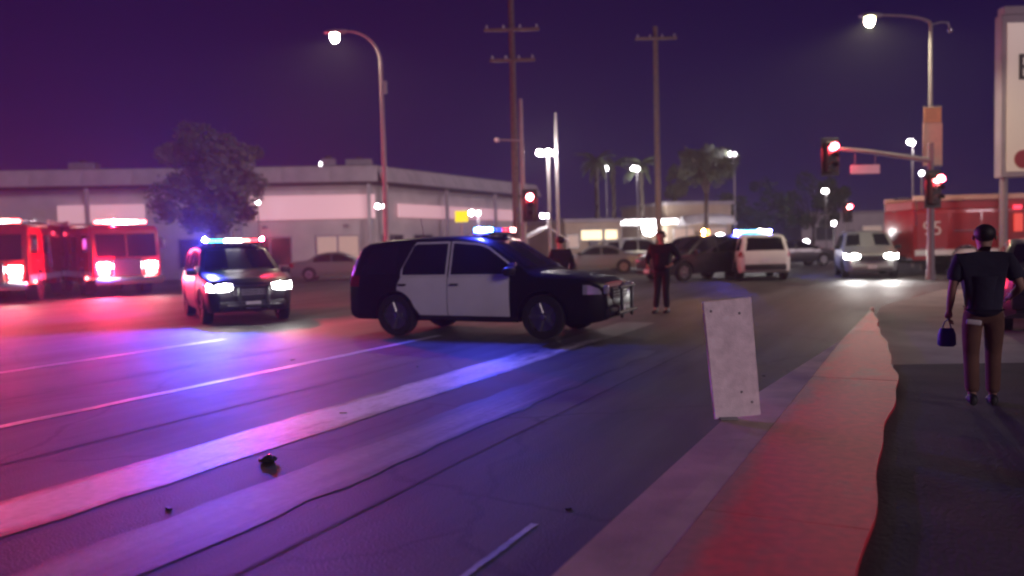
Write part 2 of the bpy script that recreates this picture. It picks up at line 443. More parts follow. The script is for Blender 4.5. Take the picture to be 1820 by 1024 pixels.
def panel(K, x0, x1, lo, hi, side, off, th=.012, nx=14, nz=7):
    """a skin panel that follows the car's side: lo/hi are polylines or numbers"""
    w, top, bot = car_shape(K)
    fl = lo if callable(lo) else (lambda x: lo)
    fh = hi if callable(hi) else (lambda x: hi)
    mb = MB(); A, B = [], []
    for i in range(nx + 1):
        x = x0 + (x1 - x0)*i/nx; ra, rb = [], []
        for j in range(nz + 1):
            z = fl(x) + max(.002, fh(x) - fl(x))*j/nz; y = w(x, z) + off
            ra.append(mb.bm.verts.new((x, side*y, z))); rb.append(mb.bm.verts.new((x, side*(y - th), z)))
        A.append(ra); B.append(rb)
    f = mb.bm.faces.new
    for i in range(nx):
        for j in range(nz):
            f((A[i][j], A[i+1][j], A[i+1][j+1], A[i][j+1])); f((B[i][j], B[i][j+1], B[i+1][j+1], B[i+1][j]))
        f((A[i][0], B[i][0], B[i+1][0], A[i+1][0])); f((A[i][nz], A[i+1][nz], B[i+1][nz], B[i][nz]))
    for j in range(nz):
        f((A[0][j], A[0][j+1], B[0][j+1], B[0][j])); f((A[nx][j], B[nx][j], B[nx][j+1], A[nx][j+1]))
    return mb

def surf_strip(K, x0, x1, wfac, lift, n=10):
    """glass lying on the car's top profile (windscreen, rear window)"""
    w, top, bot = car_shape(K); mb = MB(); rows = []
    for i in range(n + 1):
        x = x0 + (x1 - x0)*i/n; z = top(x); dx = .01
        nrm = Vector((-(top(x + dx) - top(x - dx)), 0, 2*dx)).normalized()*lift
        wt = w(x, z - .07)*wfac; row = []
        for t in (-1, -.92, -.6, -.25, .25, .6, .92, 1):
            zz = z + (.012 if abs(t) <= .6 else -.03 if abs(t) == 1 else 0)
            row.append(mb.bm.verts.new((x + nrm.x, t*wt, zz + nrm.z)))
        rows.append(row)
    for a, b in zip(rows, rows[1:]):
        for k in range(7): mb.bm.faces.new((a[k], a[k+1], b[k+1], b[k]))
    return mb

def wheel_parts(K, parent):
    r = K['wr']; first = None
    for wx in K['wx']:
        for s in (1, -1):
            y = s*(interp(K['wid'], wx) - .13)
            if first is None:
                wh = thing_part('wheel', parent)
                mb = MB(); prof = [(r*.66, -.11), (r*.97, -.115), (r, -.08), (r, .08), (r*.97, .115), (r*.66, .11)]; n = 28
                rings = [[(math.cos(2*PI*k/n)*a, b, math.sin(2*PI*k/n)*a) for a, b in prof] for k in range(n)]
                mb.loft(rings + [rings[0]], cap=False).build('tyre', 'rubber', wh, smooth=30)
                mb = MB().cyl((0, -.07, 0), (0, .07, 0), r*.30, n=14)
                for k in range(5):
                    a = 2*PI*k/5
                    mb.box((math.cos(a)*r*.42, .075, math.sin(a)*r*.42), (r*.55, .03, .075), Matrix.Rotation(-a, 3, 'Y'), bev=.008)
                mb.cyl((0, -.09, 0), (0, .045, 0), r*.67, n=24)
                mb.build('rim', 'rim_metal', wh, smooth=30)
                MB().cyl((0, .06, 0), (0, .105, 0), r*.17, r*.12, n=12).build('hubcap', 'chrome', wh, smooth=40)
                first = wh
            else:
                wh = copy_tree(first, parent)
            wh.location = (wx, y, r); wh.rotation_euler = (0, 0, 0 if s > 0 else PI)

def thing_part(name, parent):
    o = bpy.data.objects.new(name, None); COL.objects.link(o); o.parent = parent; o.empty_display_size = .1
    return o

def car(name, K, loc, rz, paint, label, cat, group=None, lights=False, police=False, bar=None, door_paint=None, brake=False, beam=900, tail=False):
    t = thing(name, loc, rz, label, cat, group)
    w, top, bot = car_shape(K)
    car_body(K, 'body', paint, t)
    zb = K['belt']; L = K['top'][-1][0]; suv = K is SUV
    roof0 = (-1.95, 0.12) if suv else (-.95, .15)
    MB().box((0, 0, .5), (2*L - .9, 1.3, .42)).build('underbody', 'plastic_black', t)
    wheel_parts(K, t)
    # doors
    dr = door_paint or paint
    arch = lambda x: max(interp(K['bot'], x) + .10, bot(x) + .02)
    if suv: spans = [(-1.36, -.34), (-.32, .86)]
    else: spans = [(-1.16, -.25), (-.23, .86)]
    for s in (1, -1):
        for k, (a, b) in enumerate(spans):
            if k == 0:
                # rear door narrows over the wheel arch and up its quarter line
                lo = lambda x: max(arch(x), interp([(a, zb - .34), (a + .18, zb - .62)], x) if x < a + .18 else 0)
                hi = lambda x: min(zb - .012, interp([(a, zb - .16), (a + .03, zb - .012)], x))
            else:
                lo = arch; hi = lambda x: zb - .012
            d = panel(K, a, b, lo, hi, s, .010).build('door', dr, t, smooth=35)
            if police: d['label'] = door_paint.split('_')[0] + ' door'
            MB().box((a + .12 if k == 0 else a + .14, s*(w(a + .2, .9) + .022), zb - .15), (.17, .03, .035), bev=.01).build('handle', dr if not police else 'plastic_black', d)
            # side windows with a frame
            zt = lambda x: top(x) - .115
            ga, gb = a + .05, b - .04
            if k == 0 and suv: ga = a + .10
            hi2 = (lambda x: max(zb + .03, min(zt(x), interp([(ga, zb + .25), (ga + .30, 9.)], x)))) if k == 0 else (lambda x: max(zb + .03, zt(x)))
            if k == 0: hi2 = lambda x: max(zb + .03, min(zt(x), zb + .16 + (x - ga)*2.0))
            fr = panel(K, ga - .04, gb + .035, lambda x: zb - .008, lambda x: hi2(x) + .035, s, .006).build('window_frame', dr if police else 'plastic_black', t, smooth=35)
            panel(K, ga, gb, lambda x: zb + .025, hi2, s, .011).build('pane', 'glass_dark', fr, smooth=35)
        if suv:
            panel(K, -2.16, -1.40, lambda x: zb + .05, lambda x: min(top(x) - .13, zb + .10 + (x + 2.16)*2.2), s, .006).build('quarter_window', 'glass_dark', t, smooth=35)
            panel(K, -1.02, 1.0, lambda x: max(arch(x) - .08, .28), lambda x: max(arch(x) - .02, .34), s, .018).build('rocker_panel', 'plastic_black', t, smooth=35)
        # mirror
        m = MB().box((.92, s*(w(.92, zb) + .13), zb + .07), (.16, .22, .15), bev=.04, seg=2).build('mirror', 'plastic_black', t, smooth=40)
        MB().box((.835, s*(w(.92, zb) + .13), zb + .07), (.01, .17, .11), bev=.004).build('mirror_glass', 'chrome', m)
        # lamps
        hz = .84 if suv else .70
        hx = L - .23
        on = lights
        hl = panel(K, hx - .12, hx + .16, lambda x: hz - .09, lambda x: min(hz + .07, top(x) - .06), s, .012, nx=8, nz=4).build('headlight', 'headlamp_on' if on else 'lamp_clear', t, smooth=40)
        MB().box((L - .035, s*.60, hz - .02), (.10, .34, .14), Matrix.Rotation(s*R(-14), 3, 'Z'), bev=.03, seg=2).build('headlight_lens', 'headlamp_on' if on else 'lamp_clear', hl, smooth=40)
        if on:
            lamp('headlight_beam', 'SPOT', beam, (1, .96, .92), t, (L + .09, s*.60, hz), (0, R(-86), 0) if False else (R(90 - 5), 0, R(-90)), r=.07, size=R(75), blend=.9)
        tz = 1.0 if suv else .82
        panel(K, -L + .03, -L + .30, lambda x: tz - .10, lambda x: min(tz + .10, top(x) - .02), s, .012, nx=6, nz=4).build('taillight', 'taillamp_on' if tail else 'lamp_red', t, smooth=40)
    # glass front and back
    if suv:
        surf_strip(K, .44, 1.10, .90, .006).build('windscreen', 'glass_dark', t, smooth=40)
        surf_strip(K, -2.43, -2.20, .86, .006).build('rear_window', 'glass_dark', t, smooth=40)
    else:
        surf_strip(K, .42, 1.02, .90, .006).build('windscreen', 'glass_dark', t, smooth=40)
        surf_strip(K, -1.40, -.88, .88, .006).build('rear_window', 'glass_dark', t, smooth=40)
    # nose: grille, bumper, plate
    gz = .74 if suv else .58
    MB().box((L - .01, 0, gz), (.05, .86, .22), bev=.03, seg=2).build('grille', 'plastic_black', t)
    for k in range(4): MB().box((L + .018, 0, gz - .075 + k*.05), (.012, .80, .014)).build('grille_bar', 'chrome' if not police else 'rim_metal', t)
    MB().box((L - .03, 0, .43), (.14, 1.42, .18), bev=.05, seg=2).build('front_bumper', 'plastic_black' if police else paint, t, smooth=40)
    MB().box((-L + .02, 0, .52), (.14, 1.52, .22), bev=.05, seg=2).build('rear_bumper', 'plastic_black', t, smooth=40)
    MB().box((-L - .055, 0, .78), (.012, .32, .16), bev=.004).build('number_plate', 'sign_white', t)
    MB().box((L + .052, 0, .43), (.012, .32, .15), bev=.004).build('number_plate', 'sign_white', t)
    if police:
        pb = MB()
        for s in (-1, 1): pb.box((L + .13, s*.30, .60), (.05, .07, .55), bev=.015)
        pb.cyl((L + .14, -.45, .84), (L + .14, .45, .84), .025); pb.cyl((L + .14, -.55, .42), (L + .14, .55, .42), .03)
        pb.box((L + .10, 0, .40), (.06, .9, .05)); pb.build('push_bumper', 'plastic_black', t, smooth=40)
        sp = MB().cyl((.86, -.93, 1.22), (.98, -.93, 1.22), .075, n=16).build('spotlight', 'chrome', t, smooth=40)
        MB().tube([(-1.5, .3, 1.75), (-1.52, .3, 1.95), (-1.56, .3, 2.15)], .006).build('antenna', 'plastic_black', t)
        lb = MB().box((.18, 0, top(.18) + .085), (.34, 1.22, .05), bev=.015).build('lightbar', 'plastic_black', t)
        MB().box((.18, .42, top(.18) + .035), (.08, .05, .06)).build('lightbar_foot', 'plastic_black', lb); MB().box((.18, -.42, top(.18) + .035), (.08, .05, .06)).build('lightbar_foot', 'plastic_black', lb)
        n = len(bar)
        for k, c in enumerate(bar):      # from the right-hand side to the left
            y = -.60 + 1.20*(k + .5)/n
            MB().box((.18, y, top(.18) + .145), (.30, 1.20/n - .02, .085), bev=.025, seg=2).build('beacon', c, lb, smooth=40)
    return t

glow('headlamp_on', (1.0, .96, .90), 90)
glow('taillamp_on', (1.0, .10, .12), 6)
glow('blue_on', (.10, .55, 1.0), 25, (.02, .05, .4))
glow('cyan_on', (.22, .75, 1.0), 32, (.02, .2, .5))
glow('white_on', (1.0, .93, .97), 40)
glow('pink_on', (1.0, .42, .38), 30)
glow('red_on', (1.0, .12, .12), 22, (.4, .02, .02))
glow('cyan_bar', (.10, .62, 1.0), 7, (.02, .2, .5)); glow('pink_bar', (1.0, .30, .26), 7); glow('red_bar', (1.0, .06, .08), 5, (.4, .02, .02))
glow('blue_panel', (.05, .45, 1.0), 1.6, (.02, .05, .4)); glow('red_panel', (1.0, .10, .07), .7, (.4, .02, .02))
glow('red_dim', (1.0, .05, .10), 2.2, (.4, .02, .02))
glow('blue_dim', (.03, .12, 1.0), 1.2, (.02, .03, .4))
glow('amber_on', (1.0, .42, .04), 9, (.5, .2, .02))

def bar_lights(t, x, z, items):
    for y, e, c in items: lamp('beacon_light', 'POINT', e, c, t, (x, y, z), r=.035)

BLUE, REDL = (.06, .07, 1.0), (1.0, .03, .10)
# the police SUV standing broadside in the junction
pa = gp(720, 600); pb_ = gp(965, 600)
mid = (pa + pb_)/2 + Vector((math.cos(YAW), math.sin(YAW), 0))*.27 + Vector((-math.sin(YAW), math.cos(YAW), 0))*0.86
a = car('police_suv', SUV, (mid.x, mid.y, 0), head(-24), 'black_paint', 'black and white police SUV standing broadside with dark headlights', 'police car',
        'police vehicles at the junction', police=True, bar=['cyan_on', 'blue_dim', 'blue_dim', 'red_dim', 'red_dim', 'pink_on'], door_paint='white_paint')
bar_lights(a, .18, 1.88, [(-.66, 450, BLUE), (.66, 70, REDL)])
# the police SUV facing the camera on the left
p = foot(412, 20.2)
b = car('police_suv', SUV, (p.x, p.y, 0), head(-62), 'black_paint', 'police SUV facing us with its headlights and whole light bar lit', 'police car',
        'police vehicles at the junction', lights=True, police=True, bar=['cyan_bar', 'cyan_bar', 'white_on', 'white_on', 'pink_bar', 'red_bar'], door_paint='black_paint', beam=45)
for y, en, co in ((-.66, 6500, BLUE), (.66, 2300, REDL)):       # each end of the bar throws forwards and back, as its reflectors do
    for x_, az, k_ in ((.36, R(32), 1.0), (.0, R(148), .45)):
        dr_ = Vector((math.cos(az), math.copysign(math.sin(az), y), .22))
        lamp('beacon_light', 'SPOT', en*k_, co, b, (x_, y, 1.90), dr_.to_track_quat('-Z', 'Y').to_euler(), r=.035, size=R(118), blend=.55)
# the far police SUV with the blue bar
p = foot(1340, 33.0)
c = car('police_suv', SUV, (p.x, p.y, 0), head(83), 'white_paint', 'farthest police SUV, pale, seen from behind under a bright blue light bar', 'police car',
        'police vehicles at the junction', police=True, bar=['white_on', 'cyan_on', 'blue_on', 'blue_on', 'blue_on', 'cyan_on'], door_paint='black_paint')
bar_lights(c, .18, 1.88, [(-.66, 260, BLUE), (.66, 260, BLUE)])

# silver SUV with lit headlights
p = foot(1536, 32.5)
car('parked_suv', SUV, (p.x, p.y, 0), head(-107), 'silver_paint', 'silver SUV facing us with both headlights shining', 'car', lights=True, beam=500)
# dark SUV behind the walking person, with an amber light
p = foot(1236, 33)
d = car('dark_suv', SUV, (p.x, p.y, 0), head(-150), 'dark_paint', 'dark SUV with a glowing amber beacon on its roof behind the standing person', 'car', tail=True)
bc = MB().cyl((-.8, -.2, 1.75), (-.8, -.2, 2.0), .12, .09, 14).build('beacon', 'amber_on', d, smooth=40)
lamp('beacon_light', 'POINT', 700, (1, .5, .08), d, (-.8, -.34, 1.95), r=.04)
# the car cut by the right edge
p = foot(1872, 14.0)
car('dark_sedan', SEDAN, (p.x, p.y, .02), head(62), 'dark_paint', 'dark sedan cut off by the right edge of the picture', 'car')
# cars in the lots behind
for px, D, hd, pt, K, lb in ((600, 43, 4, 'grey_paint', SEDAN, 'grey sedan parked in front of the long low building'),
                             (1062, 43, 170, 'grey_paint', SEDAN, 'grey sedan parked before the tan shop, left of the standing person'),
                             (1138, 47, 4, 'silver_paint', SUV, 'silver SUV parked near the bright filling station'),
                             (1408, 46, 10, 'dark_paint', SEDAN, 'dark sedan right of the far police SUV')):
    p = foot(px, D)
    car('parked_car', K, (p.x, p.y, 0), head(hd), pt, lb, 'car', 'cars parked in the lots behind')

# ------------------------------------------------------------------ fire engines
def fire_engine(loc, rz, label, group):
    t = thing('fire_engine', loc, rz, label, 'fire engine', group)
    W_, L_ = 1.24, 4.6
    # chassis + body + cab, cab at +X
    MB().box((0, 0, .62), (9.0, 1.5, .34), bev=.03).build('chassis', 'plastic_black', t)
    body = MB()
    body.box((-2.15, 0, 1.66), (4.7, 2*W_, 1.75), bev=.04, seg=2)
    body.box((-4.15, 0, .72), (.7, 2*W_, .30), bev=.03); body.box((-1.55, 0, .70), (1.5, 2*W_, .34), bev=.03)
    body.build('body', 'red_paint', t, smooth=40)
    top = MB().box((-2.15, 0, 2.72), (4.66, 2*W_ - .1, .36), bev=.03).build('hose_bed', 'red_paint', t)
    for s in (1, -1):
        MB().box((-2.15, s*(W_ - .02), 2.98), (4.7, .07, .20), bev=.02).build('top_rail', 'rail_pale', t)
    cab = MB()
    def cabring(y, w):
        return [(x, y, z) for x, z in ((.35, .62), (4.42, .62), (4.55, .80), (4.56, 1.45), (4.38, 2.45), (4.22, 2.72), (.35, 2.78))]
    cab.loft([cabring(-W_, 0), cabring(W_, 0)])
    es = [e for e in cab.bm.edges]
    bmesh.ops.bevel(cab.bm, geom=es, offset=.06, segments=3, affect='EDGES')
    cab.build('cab', 'red_paint', t, smooth=40)
    ws = MB(); ws.loft([[(4.575, y, 1.52), (4.415, y, 2.42), (4.39, y, 2.42), (4.55, y, 1.52)] for y in (-1.08, -.03)])
    ws.build('windscreen', 'glass_dark', t)
    ws = MB(); ws.loft([[(4.575, y, 1.52), (4.415, y, 2.42), (4.39, y, 2.42), (4.55, y, 1.52)] for y in (.03, 1.08)])
    ws.build('windscreen', 'glass_dark', t)
    for s in (1, -1):
        for x0, x1 in ((.55, 1.75), (2.75, 4.05)):
            dd = MB().box(((x0 + x1)/2, s*(W_ + .008), 1.62), (x1 - x0, .03, 1.78), bev=.01).build('cab_door', 'red_paint', t)
            MB().box(((x0 + x1)/2, s*(W_ + .026), 2.08), (x1 - x0 - .16, .02, .68), bev=.008).build('door_window', 'glass_dark', dd)
            MB().box((x0 + .14, s*(W_ + .05), 1.45), (.20, .04, .05), bev=.01).build('door_handle', 'chrome', dd)
        MB().tube([(.44, s*(W_ + .03), 1.2), (.44, s*(W_ + .09), 1.25), (.44, s*(W_ + .09), 2.15), (.44, s*(W_ + .03), 2.2)], .022).build('grab_rail', 'chrome', t, smooth=40)
        MB().tube([(-4.42, s*(W_ + .02), 1.9), (-4.42, s*(W_ + .10), 1.95), (-4.42, s*(W_ + .10), 2.85), (-4.42, s*(W_ + .02), 2.9)], .026).build('grab_rail', 'chrome', t, smooth=40)
        # roller shutters on the body
        for x0, x1, z0, z1 in ((-1.05, .10, .95, 2.40), (-3.00, -1.85, 1.62, 2.40), (-4.35, -3.15, .95, 2.40), (-1.78, -1.12, 1.62, 2.40)):
            sh = MB().box(((x0 + x1)/2, s*(W_ + .006), (z0 + z1)/2), (x1 - x0, .022, z1 - z0), bev=.006).build('compartment_door', 'red_paint', t)
            MB().box(((x0 + x1)/2, s*(W_ + .026), z0 + .08), (x1 - x0 - .2, .018, .03), bev=.004).build('door_handle', 'chrome', sh)
        MB().box((-2.0, s*(W_ + .022), .86), (4.86, .012, .22)).build('stripe', 'white_paint', t)
        MB().box((2.4, s*(W_ + .030), .86), (4.0, .012, .22)).build('stripe', 'white_paint', t)
        lettering('95', .78, .006, 'number_pale', t, (-3.75, s*(W_ + .026), 1.78), (R(90), 0, 0 if s < 0 else PI), 'fleet_number')
        MB().box((-.45, s*(W_ + .05), 2.55), (.34, .06, .16), bev=.02).build('warning_light', 'red_dim', t)
        MB().box((3.6, s*(W_ + .05), .72), (.26, .06, .12), bev=.02).build('warning_light', 'red_on', t)
        MB().box((4.2, s*1.42, 2.05), (.14, .20, .46), bev=.04).build('mirror', 'chrome', t, smooth=40)
        MB().tube([(4.25, s*1.2, 2.3), (4.22, s*1.4, 2.32)], .02).build('mirror_arm', 'chrome', t)
        fl = MB().box((4.585, s*.86, 1.18), (.07, .42, .24), bev=.03, seg=2).build('headlight', 'headlamp_on', t, smooth=40)
        MB().box((4.585, s*.86, .92), (.07, .42, .16), bev=.03, seg=2).build('warning_light', 'red_on', t, smooth=40)
    MB().box((4.72, 0, .62), (.44, 2.5, .30), bev=.05, seg=2).build('front_bumper', 'chrome', t, smooth=40)
    gr = MB().box((4.58, 0, 1.12), (.05, 1.06, .66), bev=.02).build('grille', 'chrome', t)
    for k in range(7): MB().box((4.612, 0, .87 + k*.085), (.02, .98, .022)).build('grille_bar', 'plastic_black', gr)
    MB().box((-4.58, 0, .62), (.22, 2.4, .10), bev=.02).build('tailboard', 'chrome', t)
    lb = MB().box((3.75, 0, 2.80), (.34, 1.9, .06), bev=.015).build('lightbar', 'plastic_black', t)
    for k in range(6):
        MB().box((3.75, -.78 + k*.312, 2.90), (.30, .295, .13), bev=.03, seg=2).build('beacon', ['red_on', 'pink_on', 'white_on', 'white_on', 'pink_on', 'red_on'][k], lb, smooth=40)
    # ladder lying on the rack
    ld = MB()
    for s in (-1, 1): ld.box((-2.1, .55 + s*.22, 3.06), (4.4, .04, .09))
    for k in range(13): ld.cyl((-4.15 + k*.34, .35, 3.06), (-4.15 + k*.34, .75, 3.06), .018, n=6)
    ld.build('ladder', 'chrome', t)
    first = None
    for wx in (3.05 - .55, -2.42):
        for s in (1, -1):
            if first is None:
                wh = thing_part('wheel', t); r = .50; n = 28
                prof = [(r*.58, -.15), (r*.96, -.16), (r, -.12), (r, .12), (r*.96, .16), (r*.58, .15)]
                rings = [[(math.cos(2*PI*k/n)*q, bq, math.sin(2*PI*k/n)*q) for q, bq in prof] for k in range(n)]
                MB().loft(rings + [rings[0]], cap=False).build('tyre', 'rubber', wh, smooth=30)
                MB().cyl((0, -.1, 0), (0, .10, 0), r*.59, n=24).cyl((0, .08, 0), (0, .18, 0), r*.26, r*.18, n=14).build('rim', 'chrome', wh, smooth=30)
                first = wh
            else: wh = copy_tree(first, t)
            wh.location = (wx, s*(W_ - .14), .50); wh.rotation_euler = (0, 0, 0 if s > 0 else PI)
            MB().tube([(wx + math.cos(PI*k/10)*.60, s*(W_ + .012), .50 + math.sin(PI*k/10)*.60) for k in range(11)], .045).build('wheel_arch', 'chrome', t, smooth=40)
            MB().cyl((wx, s*(W_ - .40), .52), (wx, s*(W_ + .012), .52), .56, n=28).build('wheel_well', 'plastic_black', t, smooth=40)
    return t
p = foot(1793, 33.2)
e1 = fire_engine((p.x, p.y, 0), head(0), 'red fire engine seen side on behind the silver SUV at right', 'fire engines at the scene')
p = foot(180, 35.5)
e2 = copy_tree(e1); e2.location = (p.x, p.y, 0); e2.rotation_euler = (0, 0, head(-52)); e2['label'] = 'red fire engine with its roof beacons flashing, beside the police SUV with lit headlights'
p = foot(28, 32.5)
e3 = copy_tree(e1); e3.location = (p.x, p.y, 0); e3.rotation_euler = (0, 0, head(-70)); e3['label'] = 'fire engine cut off by the left edge of the picture'
MB().box((.42, -1.30, 2.05), (.26, .07, .85), bev=.02).build('warning_light', 'blue_panel', e1)
MB().box((-.42, -1.30, 1.95), (.34, .07, .70), bev=.02).build('warning_light', 'red_panel', e1)
for e, en in ((e2, 3600), (e3, 4200)):
    lamp('beacon_light', 'SPOT', en, REDL, e, (3.96, -.3, 2.92), Vector((1, -.1, .12)).to_track_quat('-Z', 'Y').to_euler(), r=.04, size=R(125), blend=.55)
    lamp('headlight_beam', 'SPOT', 50, (1, .93, .86), e, (4.75, -.86, 1.18), (R(84), 0, R(-90)), r=.08, size=R(75), blend=.9)
    lamp('headlight_beam', 'SPOT', 50, (1, .93, .86), e, (4.75, .86, 1.18), (R(84), 0, R(-90)), r=.08, size=R(75), blend=.9)
    lamp('warning_glow', 'POINT', 1900, (1, .02, .10), e, (4.85, -.86, .92), r=.06)

# ================================================================== STREET FURNITURE
glow('street_lamp_on', (1.0, .86, .62), 90)
glow('street_lamp_green', (1.0, .95, .45), 70)
glow('bulb_white', (1.0, .95, .98), 30)
glow('signal_red_on', (1.0, .10, .12), 40, (.5, .02, .02))
glow('signal_pale', (1.0, .30, .28), 40, (.5, .02, .02))
mat('lens_off', (.02, .02, .02), .3)

def street_lamp(loc, rz, H, arm, rise, label, lens, energy, col, curve=True):
    t = thing('street_lamp', loc, rz, label, 'street lamp', 'street lamps with cobra heads')
    MB().cyl((0, 0, 0), (0, 0, .35), .17, .15, 14).cyl((0, 0, .35), (0, 0, H - rise), .095, .06, 14).build('pole', 'painted_pole', t, smooth=40)
    P = [(arm*(1 - math.cos(u)), 0, H - rise + rise*math.sin(u)) for u in [PI/2*k/10 for k in range(11)]]
    MB().tube(P, [.055 - .002*k for k in range(11)]).build('arm', 'painted_pole', t, smooth=40)
    hd = MB(); x0 = arm
    hd.loft([[(x0 + dx, math.cos(2*PI*k/12)*wy, H + dz + math.sin(2*PI*k/12)*wz) for k in range(12)] for dx, wy, wz, dz in ((-.08, .05, .05, 0), (.05, .10, .07, 0), (.35, .17, .09, 0), (.60, .14, .07, 0), (.72, .05, .03, -.01))])
    hh = hd.build('lamp_head', 'galvanised', t, smooth=50)
    MB().ball((x0 + .36, 0, H - .045), .125, (1.5, 1, .6)).build('lamp_lens', lens, hh, smooth=60)
    lamp('lamp_light', 'SPOT', energy, col, t, (x0 + .36, 0, H - .22), (0, 0, 0), r=.14, size=R(165), blend=.4)
    return t
p = foot(688, 28.5)
sl = street_lamp((p.x, p.y, 0), head(172), 9.1, 1.25, 1.15, 'tall street lamp rising behind the broadside police SUV', 'street_lamp_on', 800, (1, .80, .58))
MB().box((-.06, -.13, 7.15), (.16, .16, .42), bev=.02).build('control_box', 'galvanised', sl)
p = foot(1654, 28.6)
LAMP_R = Vector((p.x, p.y, 0))
s2 = street_lamp((p.x, p.y, 0), head(180), 9.15, 1.75, .35, 'street lamp beside the big pale sign, with a banner on its pole', 'street_lamp_green', 1200, (1, .88, .58))
MB().tube([(-.02, 0, 8.78), (-.35, 0, 8.86), (-.6, 0, 8.84), (-.66, 0, 8.62)], .03).build('camera_bracket', 'galvanised', s2, smooth=40)
MB().ball((-.66, 0, 8.58), .09).build('camera_dome', 'lamp_clear', s2, smooth=50)
# banner on that pole
bn = thing('pole_banner', LAMP_R + Vector((0, 0, 0)), head(0), 'pale orange banner hanging on the right hand lamp pole', 'banner')
MB().box((.0, -.13, 4.68), (.66, .025, 1.45), bev=.004).build('banner_cloth', 'banner_cloth', bn)
MB().box((.0, -.13, 5.68), (.60, .025, .52), bev=.004).build('banner_header', 'banner_top', bn)
for z in (5.97, 3.92, 5.41): MB().cyl((-.34, -.11, z), (.34, -.11, z), .015, n=8).build('banner_rod', 'galvanised', bn)

def signal_head(parent, loc, rz, lit='signal_red_on', yellow=False, energy=60):
    h = thing_part('signal_head', parent); h.location = loc; h.rotation_euler = (0, 0, rz)
    MB().box((0, 0, 0), (.24, .34, 1.02), bev=.03).build('housing', 'signal_housing', h)
    MB().box((-.10, 0, 0), (.02, .62, 1.30), bev=.005).build('backplate', 'signal_housing', h)
    for k, z in enumerate((.32, 0, -.32)):
        MB().cyl((.12, 0, z), (.155, 0, z), .125, .11, 18).build('signal_lens', lit if k == 0 else 'lens_off', h, smooth=40)
        n = 12; mb = MB()
        A = [(.12, math.cos(PI*k2/n)*.15, z + math.sin(PI*k2/n)*.15 - .02) for k2 in range(n + 1)]
        for i in range(n):
            a_, b_ = Vector(A[i]), Vector(A[i+1]); e = Vector((.22, 0, 0)); mb.quad(a_, b_, b_ + e, a_ + e)
        mb.build('visor', 'signal_housing', h)
    lamp('signal_glow', 'POINT', energy, (1, .04, .07), h, (.34, 0, .32), r=.10)
    return h
# mast arm signal at the right
t = thing('traffic_signal', (LAMP_R.x, LAMP_R.y - .45, 0), 0, 'traffic signal on a mast arm showing red, left of the banner', 'traffic signal', 'red traffic signals')
MB().cyl((0, 0, 0), (0, 0, 4.7), .13, .10, 14).build('pole', 'painted_pole', t, smooth=40)
tip = foot(1478, 28.2) - t.location
ud = tip.normalized()
MB().tube([(0, 0, 4.10), tuple(ud*.6*tip.length + Vector((0, 0, 4.45))), tuple(tip + Vector((0, 0, 4.62)))], [.09, .07, .05], 10).build('mast_arm', 'painted_pole', t, smooth=40)
face = YAW - R(90)
signal_head(t, tuple(tip + Vector((0, 0, 4.32))), face, 'signal_red_on', energy=140)
signal_head(t, (.12, -.2, 3.12), face + R(8), 'signal_pale', energy=160)
sg = thing('street_name_sign', t.location + ud*tip.length*.66 + Vector((0, 0, 3.86)), head(2), 'blank looking pale street name plate hung under the mast arm', 'sign')
MB().box((0, 0, 0), (1.02, .03, .30), bev=.01).build('plate', 'sign_white', sg)
for s in (-1, 1): MB().cyl((s*.35, 0, .15), (s*.35, 0, .56), .012, n=6).build('hanger', 'galvanised', sg)

# signal on its own pole at centre
p = foot(932, 33.0)
t = thing('traffic_signal', (p.x, p.y, 0), 0, 'red traffic signal on a slim pole by the wooden utility pole', 'traffic signal', 'red traffic signals')
MB().cyl((0, 0, 0), (0, 0, 7.4), .10, .07, 12).build('pole', 'painted_pole', t, smooth=40)
rt = Vector((math.cos(YAW), math.sin(YAW), 0))
signal_head(t, tuple(rt*.26 + Vector((0, 0, 3.15)) - Vector((-math.sin(YAW), math.cos(YAW), 0))*.2), face, 'signal_pale', energy=160)
MB().tube([(0, 0, 5.75), tuple(rt*-1.0 + Vector((0, 0, 5.80)))], .03).build('sensor_arm', 'painted_pole', t, smooth=40)
MB().box(tuple(rt*-1.0 + Vector((0, 0, 5.80))), (.16, .16, .16), bev=.03).build('sensor', 'sign_white', t)
# far signal
p = foot(1505, 52)
t = thing('traffic_signal', (p.x, p.y, 0), 0, 'small distant signal glowing red above the silver SUV', 'traffic signal', 'red traffic signals')
MB().cyl((0, 0, 0), (0, 0, 3.9), .09, .07, 12).build('pole', 'painted_pole', t, smooth=40)
signal_head(t, (.1, -.16, 3.1), face, 'signal_pale', energy=60)

def utility_pole(loc, rz, H, arms, label, lean=0):
    t = thing('utility_pole', loc, rz, label, 'utility pole', 'wooden utility poles')
    MB().cyl((0, 0, 0), (lean, 0, H), .17, .11, 14).build('pole', 'wood_pole', t, smooth=40)
    for z, w_ in arms:
        ca = MB().box((0, -.16, z), (w_, .10, .13), bev=.01).build('crossarm', 'wood_pole', t)
        for k in range(4):
            x = -w_/2 + .12 + (w_ - .24)*k/3
            MB().cyl((x, -.16, z + .065), (x, -.16, z + .20), .045, .03, 8).build('insulator', 'galvanised', ca, smooth=40)
    return t
p = foot(919, 34.6)
utility_pole((p.x, p.y, 0), head(0), 13.4, [(10.5, 2.3), (9.25, 1.9)], 'tallest wooden utility pole with two crossarms by the red signal')
p = foot(1171, 40)
utility_pole((p.x, p.y, 0), head(0), 11.9, [(11.3, 2.0)], 'utility pole rising behind the standing person')
